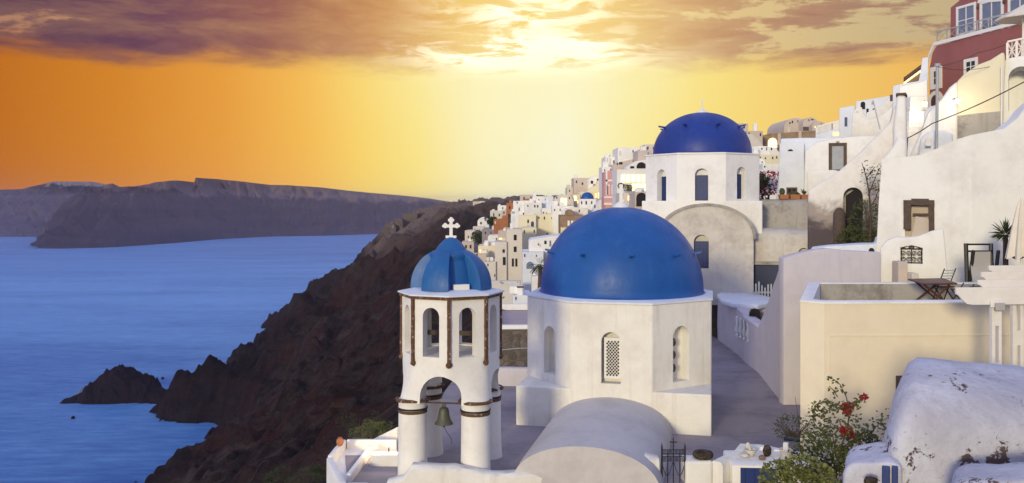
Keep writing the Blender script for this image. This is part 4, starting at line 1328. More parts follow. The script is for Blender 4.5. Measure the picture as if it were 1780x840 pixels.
# slab roof on top and low wall behind it
mb = MB()
out = [G(px, py, -4.30) for px, py in ((1246, 511), (1262, 503), (1310, 506), (1325, 513), (1341, 517), (1338, 526), (1318, 530), (1275, 527), (1254, 521))]
mb.prism([p - Vector((0, 0, 0.22)) for p in out], out); mb.bevel(0.06, 2, 30); mb.rough(0.03, 1.8, edge=0.4)
o = obj('slab_roof', mb, M['bluewhite'], ret, smooth=50)
mb = MB(); f2 = Fr((9.6, 37.6, 0), 4); mb.box(f2, 0.4, 3.6, 0, 0.3, -7, -4.52); mb.bevel(0.03); obj('parapet', mb, M['lavender'], ret)
mb = MB(); mb.poly([(9.4, 26, -2.6), (14, 28.7, -2.6), (16, 42, -2.4), (11.5, 42, -4.9), (9.7, 40, -4.95), (9.5, 33.3, -4.95)])
structure(obj('upper_ground', mb, M['roofgrey']))
q = P(1320, 553, 35.0)
mb = MB(); mb.face_poly(Fr((q.x, 35.6, 0), 12), arch_pts(0, 0.22, -6.0, q.z + 0.28, 10), 0, 0.3)
o = obj('dark_doorway', mb, M['dark'], ret)
fence = thing('picket_fence', 'short pale picket fence in front of the dark blue opening', 'fence', loc_of(1330, 495, 40.6))
ff_ = Fr((P(1310, 495, 40.6).x, 40.6, 0), 12)
for k in range(8):
    mb = MB(); a = 0.10 + 0.135 * k; h = -3.75 + 0.12 * math.sin(k * 1.7) - 0.02 * k
    mb.face_poly(ff_, [(a - .035, -4.9), (a + .035, -4.9), (a + .035, h - .05), (a, h), (a - .035, h - .05)], 0, 0.025)
    obj('picket', mb, M['galv'], fence)
mb = MB(); mb.box(ff_, 0.05, 1.15, 0.027, 0.05, -4.2, -4.13); obj('rail', mb, M['galv'], fence)

# ------------------------------------------------------------------ cream house with the roof terrace
hy = 21.0
xl = (1402 - CX) / F * hy
zp = P(1402, 525, hy).z
zf = zp - 0.52
cream = thing('cream_house', 'cream rendered house with a walled roof terrace and white coping', 'house', (xl + 3, hy + 2.5, -6.0))
outer = [(xl, hy + 0.45), (xl + 0.42, hy), (14.2, hy + 0.25), (14.6, hy + 5.2), (xl + 1.80, hy + 5.2)]
inner = [(xl + 0.36, hy + 0.60), (xl + 0.60, hy + 0.36), (13.9, hy + 0.6), (14.3, hy + 4.9), (xl + 2.02, hy + 4.9)]
mb = MB()
V3 = lambda L, z: [Vector((x, y, z)) for x, y in L]
mb.loft([V3(outer, -8.0), V3(outer, zp - 0.05)], cap=False)
obj('wall', mb, M['cream'], cream)
mb = MB()
o2 = [(x - 0.02 if i in (0, 4) else x, y - 0.02 if i in (0, 1, 2) else y) for i, (x, y) in enumerate(outer)]
mb.loft([V3(outer, zp - 0.055), V3(o2, zp - 0.05), V3(o2, zp - 0.012), V3(outer, zp), V3(inner, zp), V3(inner, zf - 0.1)], cap=False)
mb.keep = False
obj('coping', mb, M['white'], cream, smooth=30)
mb = MB(); mb.poly(V3(inner, zf)); obj('terrace_floor', mb, M['roofgrey'], cream)
mb = MB(); mb.box(WORLD, xl + 2.03, 14.2, hy + 4.86, hy + 4.897, zf, zp - 0.03)
obj('inner_wall', mb, M['greyvault'], cream)
fc = Fr((xl + 0.42, hy, 0), -math.degrees(math.atan2(0.25, 14.2 - xl - 0.42)))
mz = P(1500, 584, hy).z
mb = MB(); am, _ = fc.hit(1442, 600)
mb.box(fc, am, 6.5, -0.014, -0.002, mz - 0.012, mz + 0.012)
obj('moulding', mb, M['cream'], cream)
mb = MB(); mb.box(fc, am - 0.012, am + 0.012, -0.014, -0.002, -8.0, mz - 0.0125)
obj('moulding', mb, M['cream'], cream)
a0, a1, z0, z1 = fc.rect(1557, 653, 1580, 720)
mb = MB(); mb.box(fc, a0, a1, -0.03, -0.002, z0, z1); obj('window_shutter', mb, M['oldwood'], cream)
# folding table, chairs and deck chair on the terrace
def x_leg(mb, p, q, r):
    mb.tube([p, q], r, 4)
tq = (P(1620, 500, 24.4).x, 24.4, zf)
table = thing('folding_table', 'dark wooden folding table with crossed legs on the roof terrace', 'table', tq)
ztb = P(1620, 489, 24.2).z
T = [P(1578, 480.5, 25.0), P(1640, 482, 25.2), P(1664, 497, 23.7), P(1604, 498, 23.6)]
T = [Vector((p.x, p.y, ztb)) for p in T]
mb = MB(); mb.prism([p - Vector((0, 0, 0.045)) for p in T], T); mb.bevel(0.01)
obj('tabletop', mb, M['wood'], table)
for (i, j) in ((3, 2), (2, 3), (0, 1), (1, 0)):
    a = T[i].lerp(T[j], 0.12); b_ = T[i].lerp(T[j], 0.92)
    off = Vector((0, 0.18 if i > 1 else -0.15, 0))
    mb = MB(); mb.tube([a + off + Vector((0, 0, -0.05)), Vector((b_.x, b_.y, zf + 0.01)) + off * 0.4], 0.032, 4)
    obj('leg', mb, M['wood'], table)
def folding_chair(px, d, label, yaw, h=0.86):
    b = P(px, 500, d); b.z = zf
    t = thing('folding_chair', label, 'chair', tuple(b), 'folding chairs round the terrace table')
    f = Fr(b, yaw)
    for s in (-0.21, 0.21):
        mb = MB(); mb.tube([f.pt(s, -0.22, 0.0), f.pt(s, 0.22, h)], 0.016, 6); obj('leg', mb, M['iron'], t)
        mb = MB(); mb.tube([f.pt(s * 0.9, 0.24, 0.0), f.pt(s * 0.9, -0.20, 0.46)], 0.016, 6); obj('leg', mb, M['iron'], t)
    mb = MB(); mb.box(f, -0.2, 0.2, -0.22, 0.18, 0.44, 0.47); obj('seat', mb, M['wood'], t)
    mb = MB()
    for k in range(4):
        mb.tube([f.pt(-0.21, 0.10 + 0.03 * k, h - 0.30 + 0.08 * k), f.pt(0.21, 0.10 + 0.03 * k, h - 0.30 + 0.08 * k)], 0.014, 6)
    obj('backrest', mb, M['galv'], t)
    return t
folding_chair(1641, 25.6, 'metal backed folding chair standing behind the terrace table', 160, 0.98)
folding_chair(1672, 24.6, 'dark folding chair right of the terrace table by the pergola', 80, 0.62)
folding_chair(1704, 25.3, 'dark low folding chair partly behind the white pergola beams', 100, 0.62)
dc = P(1710, 490, 26.6); dc.z = zf
deck = thing('deck_chair', 'tall black framed sling chair with pale fabric by the white house wall', 'deck chair', tuple(dc))
fk = Fr((P(1688, 490, 26.2).x, 26.2, 0), 0)
zt1 = P(1690, 424, 26.2).z
wdt = P(1733, 490, 26.2).x - fk.o.x
for a in (0.0, wdt - 0.02):
    mb = MB(); mb.tube([fk.pt(a, 0.20, zf), fk.pt(a, 0.30, zt1)], 0.06, 6); obj('frame_post', mb, M['iron'], deck)
    mb = MB(); mb.tube([fk.pt(a + 0.12, 0.42, zf), fk.pt(a + 0.12, 0.10, zt1 - 0.2)], 0.05, 6); obj('leg', mb, M['iron'], deck)
for zz, bb in ((zt1 - 0.03, 0.29), (zt1 - 0.23, 0.20)):
    mb = MB(); mb.tube([fk.pt(0, bb, zz), fk.pt(wdt - 0.02, bb, zz)], 0.03, 6); obj('crossbar', mb, M['iron'], deck)
mb = MB(); rings = []
for k in range(9):
    t = k / 8.0; z = zt1 - 0.24 - 1.25 * t; b = 0.16 - 0.30 * t + 0.12 * math.sin(math.pi * t)
    rings.append([fk.pt(0.08, b, z), fk.pt(wdt - 0.10, b, z), fk.pt(wdt - 0.10, b + 0.02, z), fk.pt(0.08, b + 0.02, z)])
mb.loft(rings); obj('sling', mb, M['fabric'], deck, smooth=50)

# pergola
perg = thing('pergola', 'white painted wooden pergola with shaped beam ends at the right edge', 'pergola', loc_of(1750, 640, 18.2))
dp = 18.0
def beam(px0, py0, h, d, px1=1840):
    f = Fr((P(px0, py0, d).x, d, 0), 0)
    zt = P(px0, py0, d).z; hh = h / F * d
    L = P(px1, py0, d).x - f.o.x
    mb = MB(); mb.face_poly(f, [(0.0, zt), (L, zt + 0.02), (L, zt - hh + .02), (0.34, zt - hh), (0.22, zt - hh * 0.95), (0.12, zt - hh * 0.70), (0.05, zt - hh * 0.45), (0.0, zt - hh * 0.38)], -0.035, 0.035)
    mb.bevel(0.006, 1)
    obj('beam', mb, M['whitewood'], perg)
beam(1661, 500, 30, dp, 1850)
beam(1699, 487, 20, dp + 0.9, 1850)
beam(1705, 473, 22, dp + 1.8, 1850)
beam(1718, 462, 20, dp + 2.7, 1850)
def slotted_post(px0, px1, d, slots):
    f = Fr((P(px0, 520, d).x, d, 0), 0)
    w = P(px1, 520, d).x - f.o.x
    zt = P(px0, 516, d).z; zb = -6.9
    mb = MB(); mb.box(f, 0, w, -0.05, 0.05, zb, zt)
    o = obj('post', mb, M['whitewood'], perg)
    cs = []
    for (y0, y1) in slots:
        c = MB(); c.box(f, w * 0.36, w * 0.70, -0.4, 0.4, P(0, y1, d).z, P(0, y0, d).z); cs.append(c)
    cut(o, cs)
slotted_post(1722, 1739, dp + 0.05, [(566, 630)])
mb = MB(); f = Fr((P(1740, 520, dp).x, dp + 0.25, 0)); mb.box(f, 0, 0.085, -0.04, 0.04, -6.9, P(0, 517, dp).z); obj('post', mb, M['whitewood'], perg)
slotted_post(1758, 1777, dp + 0.25, [(520, 574), (600, 642)])
mb = MB(); c = P(1735, 527, dp - 0.06); mb.box(Fr(c), -0.17, 0.12, -0.05, 0.0, -0.09, 0.05); mb.bevel(0.02); obj('bracket', mb, M['whitewood'], perg)
mb = MB(); c = P(1737, 529, dp - 0.12); mb.box(Fr(c), -0.10, 0.09, -0.07, 0.0, -0.13, 0.03); mb.bevel(0.02); obj('light_fitting', mb, M['fabric'], perg)

# closed parasol
um = P(1776, 470, 24.5); um.z = zf
par = thing('closed_parasol', 'folded cream parasol on a white pole at the right edge', 'parasol', tuple(um))
zt2 = P(1776, 348, 24.5).z; zb2 = P(1776, 448, 24.5).z
mb = MB(); mb.tube([um, Vector((um.x, um.y, zt2 + 0.06))], 0.035, 10); obj('pole', mb, M['whitewood'], par)
mb = MB(); rings = []
for i in range(10):
    t = i / 9.0; r = 0.05 + 0.30 * t ** 0.8; z = zt2 - (zt2 - zb2) * t
    rings.append([Vector((um.x + r * (1 + 0.22 * math.cos(8 * a)) * math.cos(a), um.y + r * (1 + 0.22 * math.cos(8 * a)) * math.sin(a), z - 0.05 * math.cos(8 * a) * t)) for a in [2 * math.pi * k / 48 for k in range(48)]])
mb.loft(rings); obj('canopy', mb, M['canvas'], par, smooth=60)
# ------------------------------------------------------------------ white houses on the right
def slab(px_pts, d, thick, yaw=None, bev=0.08, rough=0.02, edge=0.8):
    """a wall face with the given outline on the vertical plane at distance d, built thick"""
    if yaw is None:
        yaw = math.degrees(math.atan((min(p[0] for p in px_pts) - CX) / F)) + 1.2
    f = Fr(P(px_pts[0][0], HY, d), yaw)
    mb = MB(); mb.face_poly(f, [f.hit(*p) for p in px_pts], 0.0, thick)
    if bev:
        mb.bevel(bev, 2, 30)
    if rough:
        mb.rough(rough, 0.9, edge=edge)
    return mb, f
def framed(f, x0, y0, x1, y1, parent, frame='trim', pane='pane', fw=0.10, proud=0.05, name='window', mull=True):
    a0, a1, z0, z1 = f.rect(x0, y0, x1, y1)
    mb = MB()
    mb.box(f, a0, a0 + fw, -proud, 0.02, z0, z1); mb.box(f, a1 - fw, a1, -proud, 0.02, z0, z1)
    mb.box(f, a0 + fw, a1 - fw, -proud + .002, 0.02, z1 - fw, z1); mb.box(f, a0 + fw, a1 - fw, -proud + .002, 0.02, z0, z0 + fw)
    if mull:
        am = (a0 + a1) / 2; zm = (z0 + z1) / 2
        mb.box(f, am - 0.03, am + 0.03, -proud + 0.02, 0.02, z0 + fw, z1 - fw)
        mb.box(f, a0 + fw, am - .03, -proud + 0.022, 0.02, zm - .025, zm + .025); mb.box(f, am + .03, a1 - fw, -proud + 0.022, 0.02, zm - .025, zm + .025)
    w = obj(name, mb, M[frame], parent)
    mb = MB(); mb.box(f, a0 + fw * .9, a1 - fw * .9, -0.012, -0.003, z0 + fw * .9, z1 - fw * .9)
    obj('pane' if name == 'window' else 'leaf', mb, M[pane], w)
    return w

# white house with the broken wooden window
wh = thing('white_house', 'plain tall white house with a broken old wooden window', 'house', loc_of(1650, 480, 31))
mb, f = slab([(1520, 500), (1523, 440), (1528, 350), (1533, 276), (1560, 274), (1594, 271), (1630, 258), (1660, 243), (1690, 234.5), (1690, 500)], 31.0, 0.8, None, 0.0)
wall = obj('wall', mb, M['white'], wh, smooth=40)
fr2 = Fr(f.pt(f.hit(1690, 400)[0], 0, 0), 8.0)
mb = MB(); pts = [fr2.hit(*p) for p in ((1690, 500), (2050, 500), (2050, 120), (1850, 150), (1800, 172), (1780, 190), (1770, 205), (1745, 224), (1690, 234.5))]
mb.face_poly(fr2, pts, 0.004, 0.8); mb.rough(0.015, 0.9, edge=0.8)
obj('side_wall', mb, M['white'], wh, smooth=40)
a0, a1, z0, z1 = f.rect(1573, 348, 1622, 412)
c = MB(); c.face_poly(f, [(a0, z0), (a1, z0), (a1, z1), (a0, z1)], -0.5, 0.45); cut(wall, [c])
win = MB()
win.box(f, a0 - .05, a0 + 0.20, -0.05, 0.35, z0 + .25, z1); win.box(f, a1 - 0.13, a1 + .04, -0.05, 0.35, z0, z1); win.box(f, a0 + .2, a1 - .13, -0.06, 0.35, z1 - 0.17, z1 + .05)
win.rough(0.015, 5, edge=0.25)
wf = obj('broken_window', win, M['oldwood'], wh)
mb = MB(); mb.face_poly(f, [(a0 + .20, z0 - .02), (a1 - .13, z0 - .02), (a1 - .13, z0 + .62), (a0 + .34, z0 + .70)], 0.10, 0.16); obj('board', mb, M['taupe'], wf)
mb = MB(); mb.box(f, a0 + .25, a1 - .15, 0.12, 0.2, z0 + .72, z0 + .80); obj('crossbar', mb, M['oldwood'], wf)
mb = MB(); mb.box(f, a0, a1, 0.38, 0.44, z0, z1); obj('back_board', mb, M['taupe'], wf)
# low white walls and wrought iron panel in front of it
lowg = thing('terrace_wall', 'low curved white wall holding a wrought iron scroll panel', 'wall', loc_of(1580, 450, 28.9))
mb, fi = slab([(1530, 500), (1530, 432), (1542, 418), (1558, 412), (1576, 413), (1596, 411), (1618, 402), (1640, 397), (1650, 500)], 28.9, 0.35, None, 0.05, 0.012, 0.4)
lw_ = obj('wall', mb, M['white'], lowg, smooth=40)
a0, a1, z0, z1 = fi.rect(1565, 427, 1604, 459)
c = MB(); c.face_poly(fi, [(a0, z0), (a1, z0), (a1, z1 - .06), ((a0 + a1) / 2, z1 + .02), (a0, z1 - .06)], -0.3, 0.2); cut(lw_, [c])
iron = lowg
mb = MB()
for z in (z0 + .03, z1 - .10):
    mb.tube([fi.pt(a0, 0.05, z), fi.pt(a1, 0.05, z)], 0.018, 6)
for a in (a0 + .03, (a0 + a1) / 2, a1 - .03):
    mb.tube([fi.pt(a, 0.05, z0), fi.pt(a, 0.05, z1 - .09)], 0.018, 6)
obj('iron_frame', mb, M['iron'], iron)
mb = MB()
def scroll(f, ca, cz, r, flip, up, tube=0.010):
    pts = []
    for k in range(24):
        t = k / 23.0; a = t * 3.4 * math.pi
        rr = r * (1 - 0.8 * t)
        pts.append(f.pt(ca + flip * rr * math.cos(a), 0.05, cz + up * rr * math.sin(a)))
    mb.tube(pts, tube, 5)
w_ = (a1 - a0); h_ = z1 - z0 - .1
for i, ca in enumerate((0.14, 0.38, 0.62, 0.86)):
    scroll(fi, a0 + w_ * ca, z0 + h_ * 0.28, 0.085, 1 if i % 2 else -1, 1)
    scroll(fi, a0 + w_ * ca, z0 + h_ * 0.72, 0.085, 1 if i % 2 else -1, -1)
scroll(fi, a0 + w_ * 0.44, z1 - .05, 0.05, 1, 1); scroll(fi, a0 + w_ * 0.56, z1 - .05, 0.05, -1, 1)
arcp = [fi.pt(a0 + w_ * t, 0.05, z1 - .10 + 0.12 * math.sin(math.pi * t) ** 1.5) for t in [k / 14 for k in range(15)]]
mb.tube(arcp, 0.014, 5)
obj('iron_scrollwork', mb, M['iron'], iron)
steps = thing('stone_steps', 'pale small steps climbing from the terrace to the low wall', 'steps', loc_of(1575, 475, 28.0))
for i, (x0, x1, y0, y1) in enumerate(((1562, 1578, 455, 500), (1578, 1590, 474, 500))):
    mb = MB(); fs = Fr((0, 28.0 - 0.3 * i, 0)); mb.box(fs, P(x0, 0, 28).x, P(x1, 0, 28).x, 0, 0.5, P(0, y1, 28).z, P(0, y0, 28).z); mb.bevel(0.03)
    obj('step', mb, M['taupe'] if i == 0 else M['beige'], steps)
low2 = thing('rooftop_blocks', 'low whitewashed roof edge with small openings beside the damp wall', 'roof edge', loc_of(1500, 430, 33))
mb, f3 = slab([(1408, 460), (1410, 432), (1440, 428), (1490, 425), (1522, 424), (1524, 414), (1540, 408), (1556, 409), (1560, 420), (1560, 460)], 32.0, 1.2, None, 0.06, 0.02, 0.4)
obj('wall', mb, M['bluewhite'], low2, smooth=40)
for (x0, y0, x1, y1) in ((1510, 431, 1520, 438), (1531, 424, 1537, 435)):
    a0, a1, z0, z1 = f3.rect(x0, y0, x1, y1)
    mb = MB(); mb.face_poly(f3, arch_pts((a0 + a1) / 2, (a1 - a0) / 2, z0, z1, 8), -0.02, 0.015); obj('opening', mb, M['taupe'] if x0 > 1525 else M['dark'], low2)

# damp stained stair wall
sw = thing('stair_wall', 'slanting white stair wall with brown damp stains above a dark cave', 'wall', loc_of(1480, 430, 40))
mb, fs = slab([(1404, 470), (1404, 352), (1406, 332), (1424, 319), (1450, 305), (1490, 270), (1530, 230), (1548, 212), (1553, 190), (1560, 178), (1560, 470)], 40.0, 1.2, None, 0.12, 0.03, 0.7)
sww = obj('wall', mb, M['stained'], sw, smooth=45)
a0, a1, z0, z1 = fs.rect(1466, 326, 1500, 440)
c = MB(); c.face_poly(fs, arch_pts((a0 + a1) / 2, (a1 - a0) / 2, z0, z1), -0.6, 0.8); cut(sww, [c])
mb, _f = slab([(1470, 440), (1470, 340), (1500, 320), (1540, 300), (1560, 300), (1560, 440)], 39.8, 0.2, None, 0, 0)
obj('cave_back', mb, M['dark'], sw)
q = P(1459, 428, 38.6)
mb = MB(); mb.lathe(q, [(0.26, q.z - .9), (0.26, q.z + 1.2), (0.25, q.z + 1.45), (0.15, q.z + 1.62), (0.05, q.z + 1.68)], 20)
o = obj('old_boiler', mb, M['oldwood'], smooth=50, loc=tuple(q)); tag(o, 'dark brown upright cylinder with rounded top against the damp wall', 'boiler')
bt = thing('buttress', 'curved white buttress ending the slanting stair wall', 'buttress', loc_of(1565, 270, 39))
mb, _f = slab([(1527, 290), (1535, 275), (1552, 255), (1558, 240), (1562, 235), (1577, 242), (1577, 290)], 37.2, 1.0, None, 0.14, 0.02, 0.5); obj('curved_wall', mb, M['white'], bt, smooth=50)
mb, _f = slab([(1553, 290), (1553, 215), (1556, 198), (1559, 165), (1575, 165), (1577, 245), (1577, 290)], 37.8, 0.9, None, 0.12, 0.02, 0.5); obj('chimney_shaft', mb, M['white'], bt, smooth=50)
mb, _f = slab([(1557, 165), (1558, 162), (1575, 161), (1577, 165)], 37.7, 1.1, None, 0.0, 0); obj('chimney_cap', mb, M['darkstone'], bt)
# door house and its lower neighbour
dh = thing('door_house', 'white house with grey blue door and brown frame above the stair wall', 'house', loc_of(1450, 330, 47))
mb, f = slab([(1396, 360), (1399, 262), (1420, 247), (1450, 240), (1500, 236), (1530, 236), (1560, 205), (1570, 360)], 47.0, 4, None, 0.1, 0.02, 0.9); obj('wall', mb, M['white'], dh, smooth=40)
framed(f, 1440.5, 249, 1472, 300, dh, 'oldwood', 'greydoor', 0.16, 0.06, 'door', False)
a, z = f.hit(1456, 246.5)
mb = MB(); mb.ball(f.pt(a, -.03, z), 0.10, 0.08, 0.05); obj('door_lamp', mb, M['taupe'], dh)
mb, _f = slab([(1404, 360), (1404, 297), (1450, 295.5), (1470, 300), (1480, 360)], 45.5, 1.4, None, 0.05, 0.01, 0.8); obj('lower_block', mb, M['white'], dh, smooth=40)
th = thing('tall_white_house', 'blue white cube house with dark brown window and half round vent', 'house', loc_of(1375, 350, 48))
mb, f = slab([(1347, 380), (1349, 345), (1354, 300), (1357, 241), (1400, 239.5), (1450, 240), (1450, 380)], 50.0, 4.5, None, 0.08, 0.015, 0.9); obj('wall', mb, M['bluewhite'], th, smooth=40)
mb, f2 = slab([(1352, 380), (1355, 249), (1398, 247), (1399, 380)], 49.4, 0.39, None, 0.06, 0.01, 0.9); obj('front_wall', mb, M['bluewhite'], th, smooth=40)
framed(f2, 1367, 326, 1386, 346, th, 'oldwood', 'dark', 0.09, 0.05)
a, z = f2.hit(1374, 263)
mb = MB(); mb.face_poly(f2, [(a + 0.14 * math.cos(t), z + 0.11 * math.sin(t)) for t in [math.pi * k / 8 for k in range(9)]], -0.02, 0.02); obj('vent', mb, M['dark'], th)
# pots
for (px, w, kind) in ((1362, 0.45, 'cactus'), (1381, 0.52, 'dome'), (1398, 0.40, 'aloe')):
    b = P(px, 350.5, 44.8)
    lab = {'cactus': 'terracotta trough with small round cactus, leftmost on the grey vault', 'dome': 'terracotta trough with a mounded succulent, middle of the three', 'aloe': 'terracotta pot with an upright spiky aloe, right of the troughs'}[kind]
    b.z = 0.10
    t = thing('flower_pot', lab, 'flower pot', tuple(b), 'flower pots on the grey vault')
    fp = Fr(b)
    mb = MB(); mb.prism([fp.pt(x * w * .42, y * .15, 0) for x, y in ((-1, -1), (1, -1), (1, 1), (-1, 1))], [fp.pt(x * w * .5, y * .2, 0.24) for x, y in ((-1, -1), (1, -1), (1, 1), (-1, 1))]); obj('pot', mb, M['terracotta'], t)
    mb = MB()
    if kind == 'cactus':
        mb.ball(fp.pt(-.08, 0, 0.38), 0.15, 0.15, 0.19, 12, 10, 0.3, 1)
    elif kind == 'dome':
        mb.ball(fp.pt(0, 0, 0.26), 0.25, 0.16, 0.14, 14, 8, 0.4, 2)
    else:
        for k in range(16):
            a = rng.uniform(0, 6.28); e = rng.uniform(0.5, 1.4)
            mb.leaf(fp.pt(0, 0, 0.22), Vector((math.cos(a) * math.cos(e), math.sin(a) * math.cos(e), math.sin(e))), Vector((0, 0, 1)), rng.uniform(.2, .42), 0.035)
    obj('plant', mb, M['leafdark'], t)

# red house on the slope: its long side runs towards the camera
pa = P(1622, HY, 58.0); pb = P(1800, HY, 50.0)
yaw = math.degrees(math.atan2(-(pb.y - pa.y), pb.x - pa.x))
fR = Fr(pa, yaw)
red = thing('red_house', 'tall red house with white window frames and a railed balcony', 'house', (pa.x + 1, 54, 2))
mb = MB(); mb.face_poly(fR, [fR.hit(*p) for p in ((1616, 250), (1616, 118), (1621, 92), (1628, 80), (1800, 36), (1800, 250))], 0.0, 7.0)
obj('lower_wall', mb, M['red'], red)
mb = MB(); mb.face_poly(fR, [fR.hit(*p) for p in ((1627, 78), (1627.5, 12), (1642, 0), (1648, -40), (1800, -80), (1800, 34))], 1.1, 7.0)
obj('upper_wall', mb, M['red'], red)
fU = Fr(fR.pt(0, 1.1, 0), yaw)
mb = MB()
e = [fR.hit(*p) for p in ((1612, 120), (1618, 98), (1626, 80), (1800, 35))]
for (s, t) in zip(e, e[1:]):
    mb.face_poly(fR, [s, t, (t[0], t[1] + 0.22), (s[0], s[1] + 0.22)], -0.14, 0.0 - 0.004)
obj('ledge', mb, M['trim'], red)
framed(fU, 1663, 13, 1697, 56, red, 'trim', 'bluepane', 0.16, 0.06)
framed(fU, 1704, 4, 1745, 60, red, 'trim', 'bluepane', 0.18, 0.06, 'balcony_door')
framed(fU, 1753, -2, 1795, 50, red, 'trim', 'bluepane', 0.16, 0.06)
a0, z0 = fU.hit(1700, 6); a1, z1 = fU.hit(1742, -10)
mb = MB(); mb.face_poly(fU, [(a0, z0 - .0), (a1, z0 - .3), (a1 - .3, z0 + .35), (a0 + .3, z0 + .5)], -0.08, 0.01); obj('pediment', mb, M['trim'], red)
framed(fR, 1618, 118, 1638, 153, red, 'trim', 'pane', 0.30, 0.06)
a0, a1, z0, z1 = fR.rect(1614, 160, 1640, 205)
mb = MB(); mb.face_poly(fR, arch_pts((a0 + a1) / 2, (a1 - a0) / 2, z0, z1), -0.05, 0.01); d_ = obj('arched_doorway', mb, M['trim'], red)
mb = MB(); mb.face_poly(fR, arch_pts((a0 + a1) / 2, (a1 - a0) / 2 - .32, z0, z1 - .28), -0.065, -0.052); obj('door_leaf', mb, M['wood'], d_)
framed(fR, 1676, 104, 1700, 128, red, 'trim', 'pane', 0.2, 0.05)
# railing on the ledge
rail = [fR.hit(1628.5, 76), fR.hit(1800, 33)]
mb = MB(); a0 = rail[0][0]; a1 = rail[1][0]
zr = rail[0][1] + 0.10; n = 9
def zat(a): return zr + (rail[1][1] - rail[0][1]) * (a - a0) / (a1 - a0)
mb.face_poly(fR, [(a0, zat(a0) + .62), (a1, zat(a1) + .62), (a1, zat(a1) + .69), (a0, zat(a0) + .69)], 0.0, 0.05)
for i in range(n + 1):
    a = a0 + (a1 - a0) * i / n
    mb.box(fR, a - .03, a + .03, 0.0, 0.05, zat(a) - 0.05, zat(a) + .615)
    if i < n:
        b_ = a0 + (a1 - a0) * (i + 1) / n
        mb.tube([fR.pt(a, 0.02, zat(a)), fR.pt(b_, 0.02, zat(b_) + .6)], 0.018, 5); mb.tube([fR.pt(a, 0.045, zat(a) + .6), fR.pt(b_, 0.045, zat(b_))], 0.018, 5)
obj('railing', mb, M['galv'], red)
for px, py in ((1702, 12), (1747, 3)):
    a, z = fU.hit(px, py); mb = MB(); mb.ball(fU.pt(a, -.08, z), 0.09, 0.09, 0.14); obj('wall_lamp', mb, M['oldwood'], red)
# parasol on the terrace by the red house
ub = P(1778, 90, 44.5)
pz = thing('open_parasol', 'open cream parasol above the white railing at the top right', 'parasol', tuple(ub))
mb = MB(); mb.tube([ub + Vector((0, 0, -.6)), P(1779, 16, 44.5)], 0.05, 8); obj('pole', mb, M['whitewood'], pz)
ctr = P(1782, 10, 44.5); mb = MB()
zlo = P(1735, 32, 44.5).z
R_ = ctr.x - P(1735, 30, 44.5).x
ring = lambda r, z: [Vector((ctr.x + r * math.cos(2 * math.pi * k / 8 + .39), ctr.y + r * math.sin(2 * math.pi * k / 8 + .39), z)) for k in range(8)]
mb.loft([ring(R_ * .98, zlo - .05), ring(R_, zlo), ring(0.1, ctr.z + .05)])
obj('canopy', mb, M['canvas'], pz)

# big cream and white walls under the red house
cw = thing('cream_terrace_house', 'white and cream sloping walls with grey stone band under the red house', 'house', loc_of(1680, 240, 41))
mb, f = slab([(1575, 290), (1585, 262), (1600, 232), (1612, 196), (1622, 185), (1636, 172), (1650, 152), (1665, 140), (1667, 290)], 42.0, 3.0, None, 0.15, 0.03, 0.8); obj('sloping_wall', mb, M['white'], cw, smooth=45)
mb, f = slab([(1662, 290), (1663, 142), (1676, 128), (1700, 112), (1722, 104), (1745, 90), (1748, 110), (1744, 194), (1744, 290)], 41.2, 3.5, None, 0.10, 0.02, 0.8); obj('cream_wall', mb, M['creamfar'], cw, smooth=45)
mb, f5 = slab([(1664, 290), (1665, 201), (1700, 197), (1744, 193), (1744, 290)], 41.0, 0.18, None, 0.02, 0.0); obj('stone_band', mb, M['greyvault'], cw)
mb = MB(); a, z = f5.hit(1741, 192); mb.tube([f5.pt(a, -.05, z - 2.0), f5.pt(a, -.05, z + 2.0)], 0.04, 8); obj('downpipe', mb, M['trim'], cw)
mb, f = slab([(1594, 290), (1600, 240), (1615, 228), (1640, 226), (1656, 232), (1660, 290)], 40.4, 1.2, None, 0.10, 0.02, 0.6); obj('utility_block', mb, M['bluewhite'], cw, smooth=45)
mb, f = slab([(1608, 254), (1609, 240), (1619, 240), (1619, 254)], 39.8, 0.15, None, 0.02, 0); obj('meter_box', mb, M['trim'], cw)
mb, f = slab([(1604, 215), (1606, 195), (1612, 187), (1625, 182), (1640, 186), (1640, 215)], 44.0, 1.5, None, 0.15, 0.02, 0.6); obj('low_vault', mb, M['white'], cw, smooth=45)
ah = thing('arch_house', 'white house with tall shadowed arch and white railing at the right edge', 'house', loc_of(1765, 200, 40.5))
mb, fa = slab([(1742, 260), (1746, 108), (1750, 102), (1900, 74), (1900, 260)], 40.6, 2.5, None, 0.06, 0.015, 0.8); aw = obj('wall', mb, M['white'], ah, smooth=40)
a0, a1, z0, z1 = fa.rect(1753, 117, 1797, 192)
c = MB(); c.face_poly(fa, arch_pts((a0 + a1) / 2, (a1 - a0) / 2, z0, z1), -0.5, 1.6); cut(aw, [c])
mb = MB(); a0, z0 = fa.hit(1751, 104); a1, z1 = fa.hit(1800, 94); _, zt = fa.hit(1751, 74); hh = zt - z0
n = 3
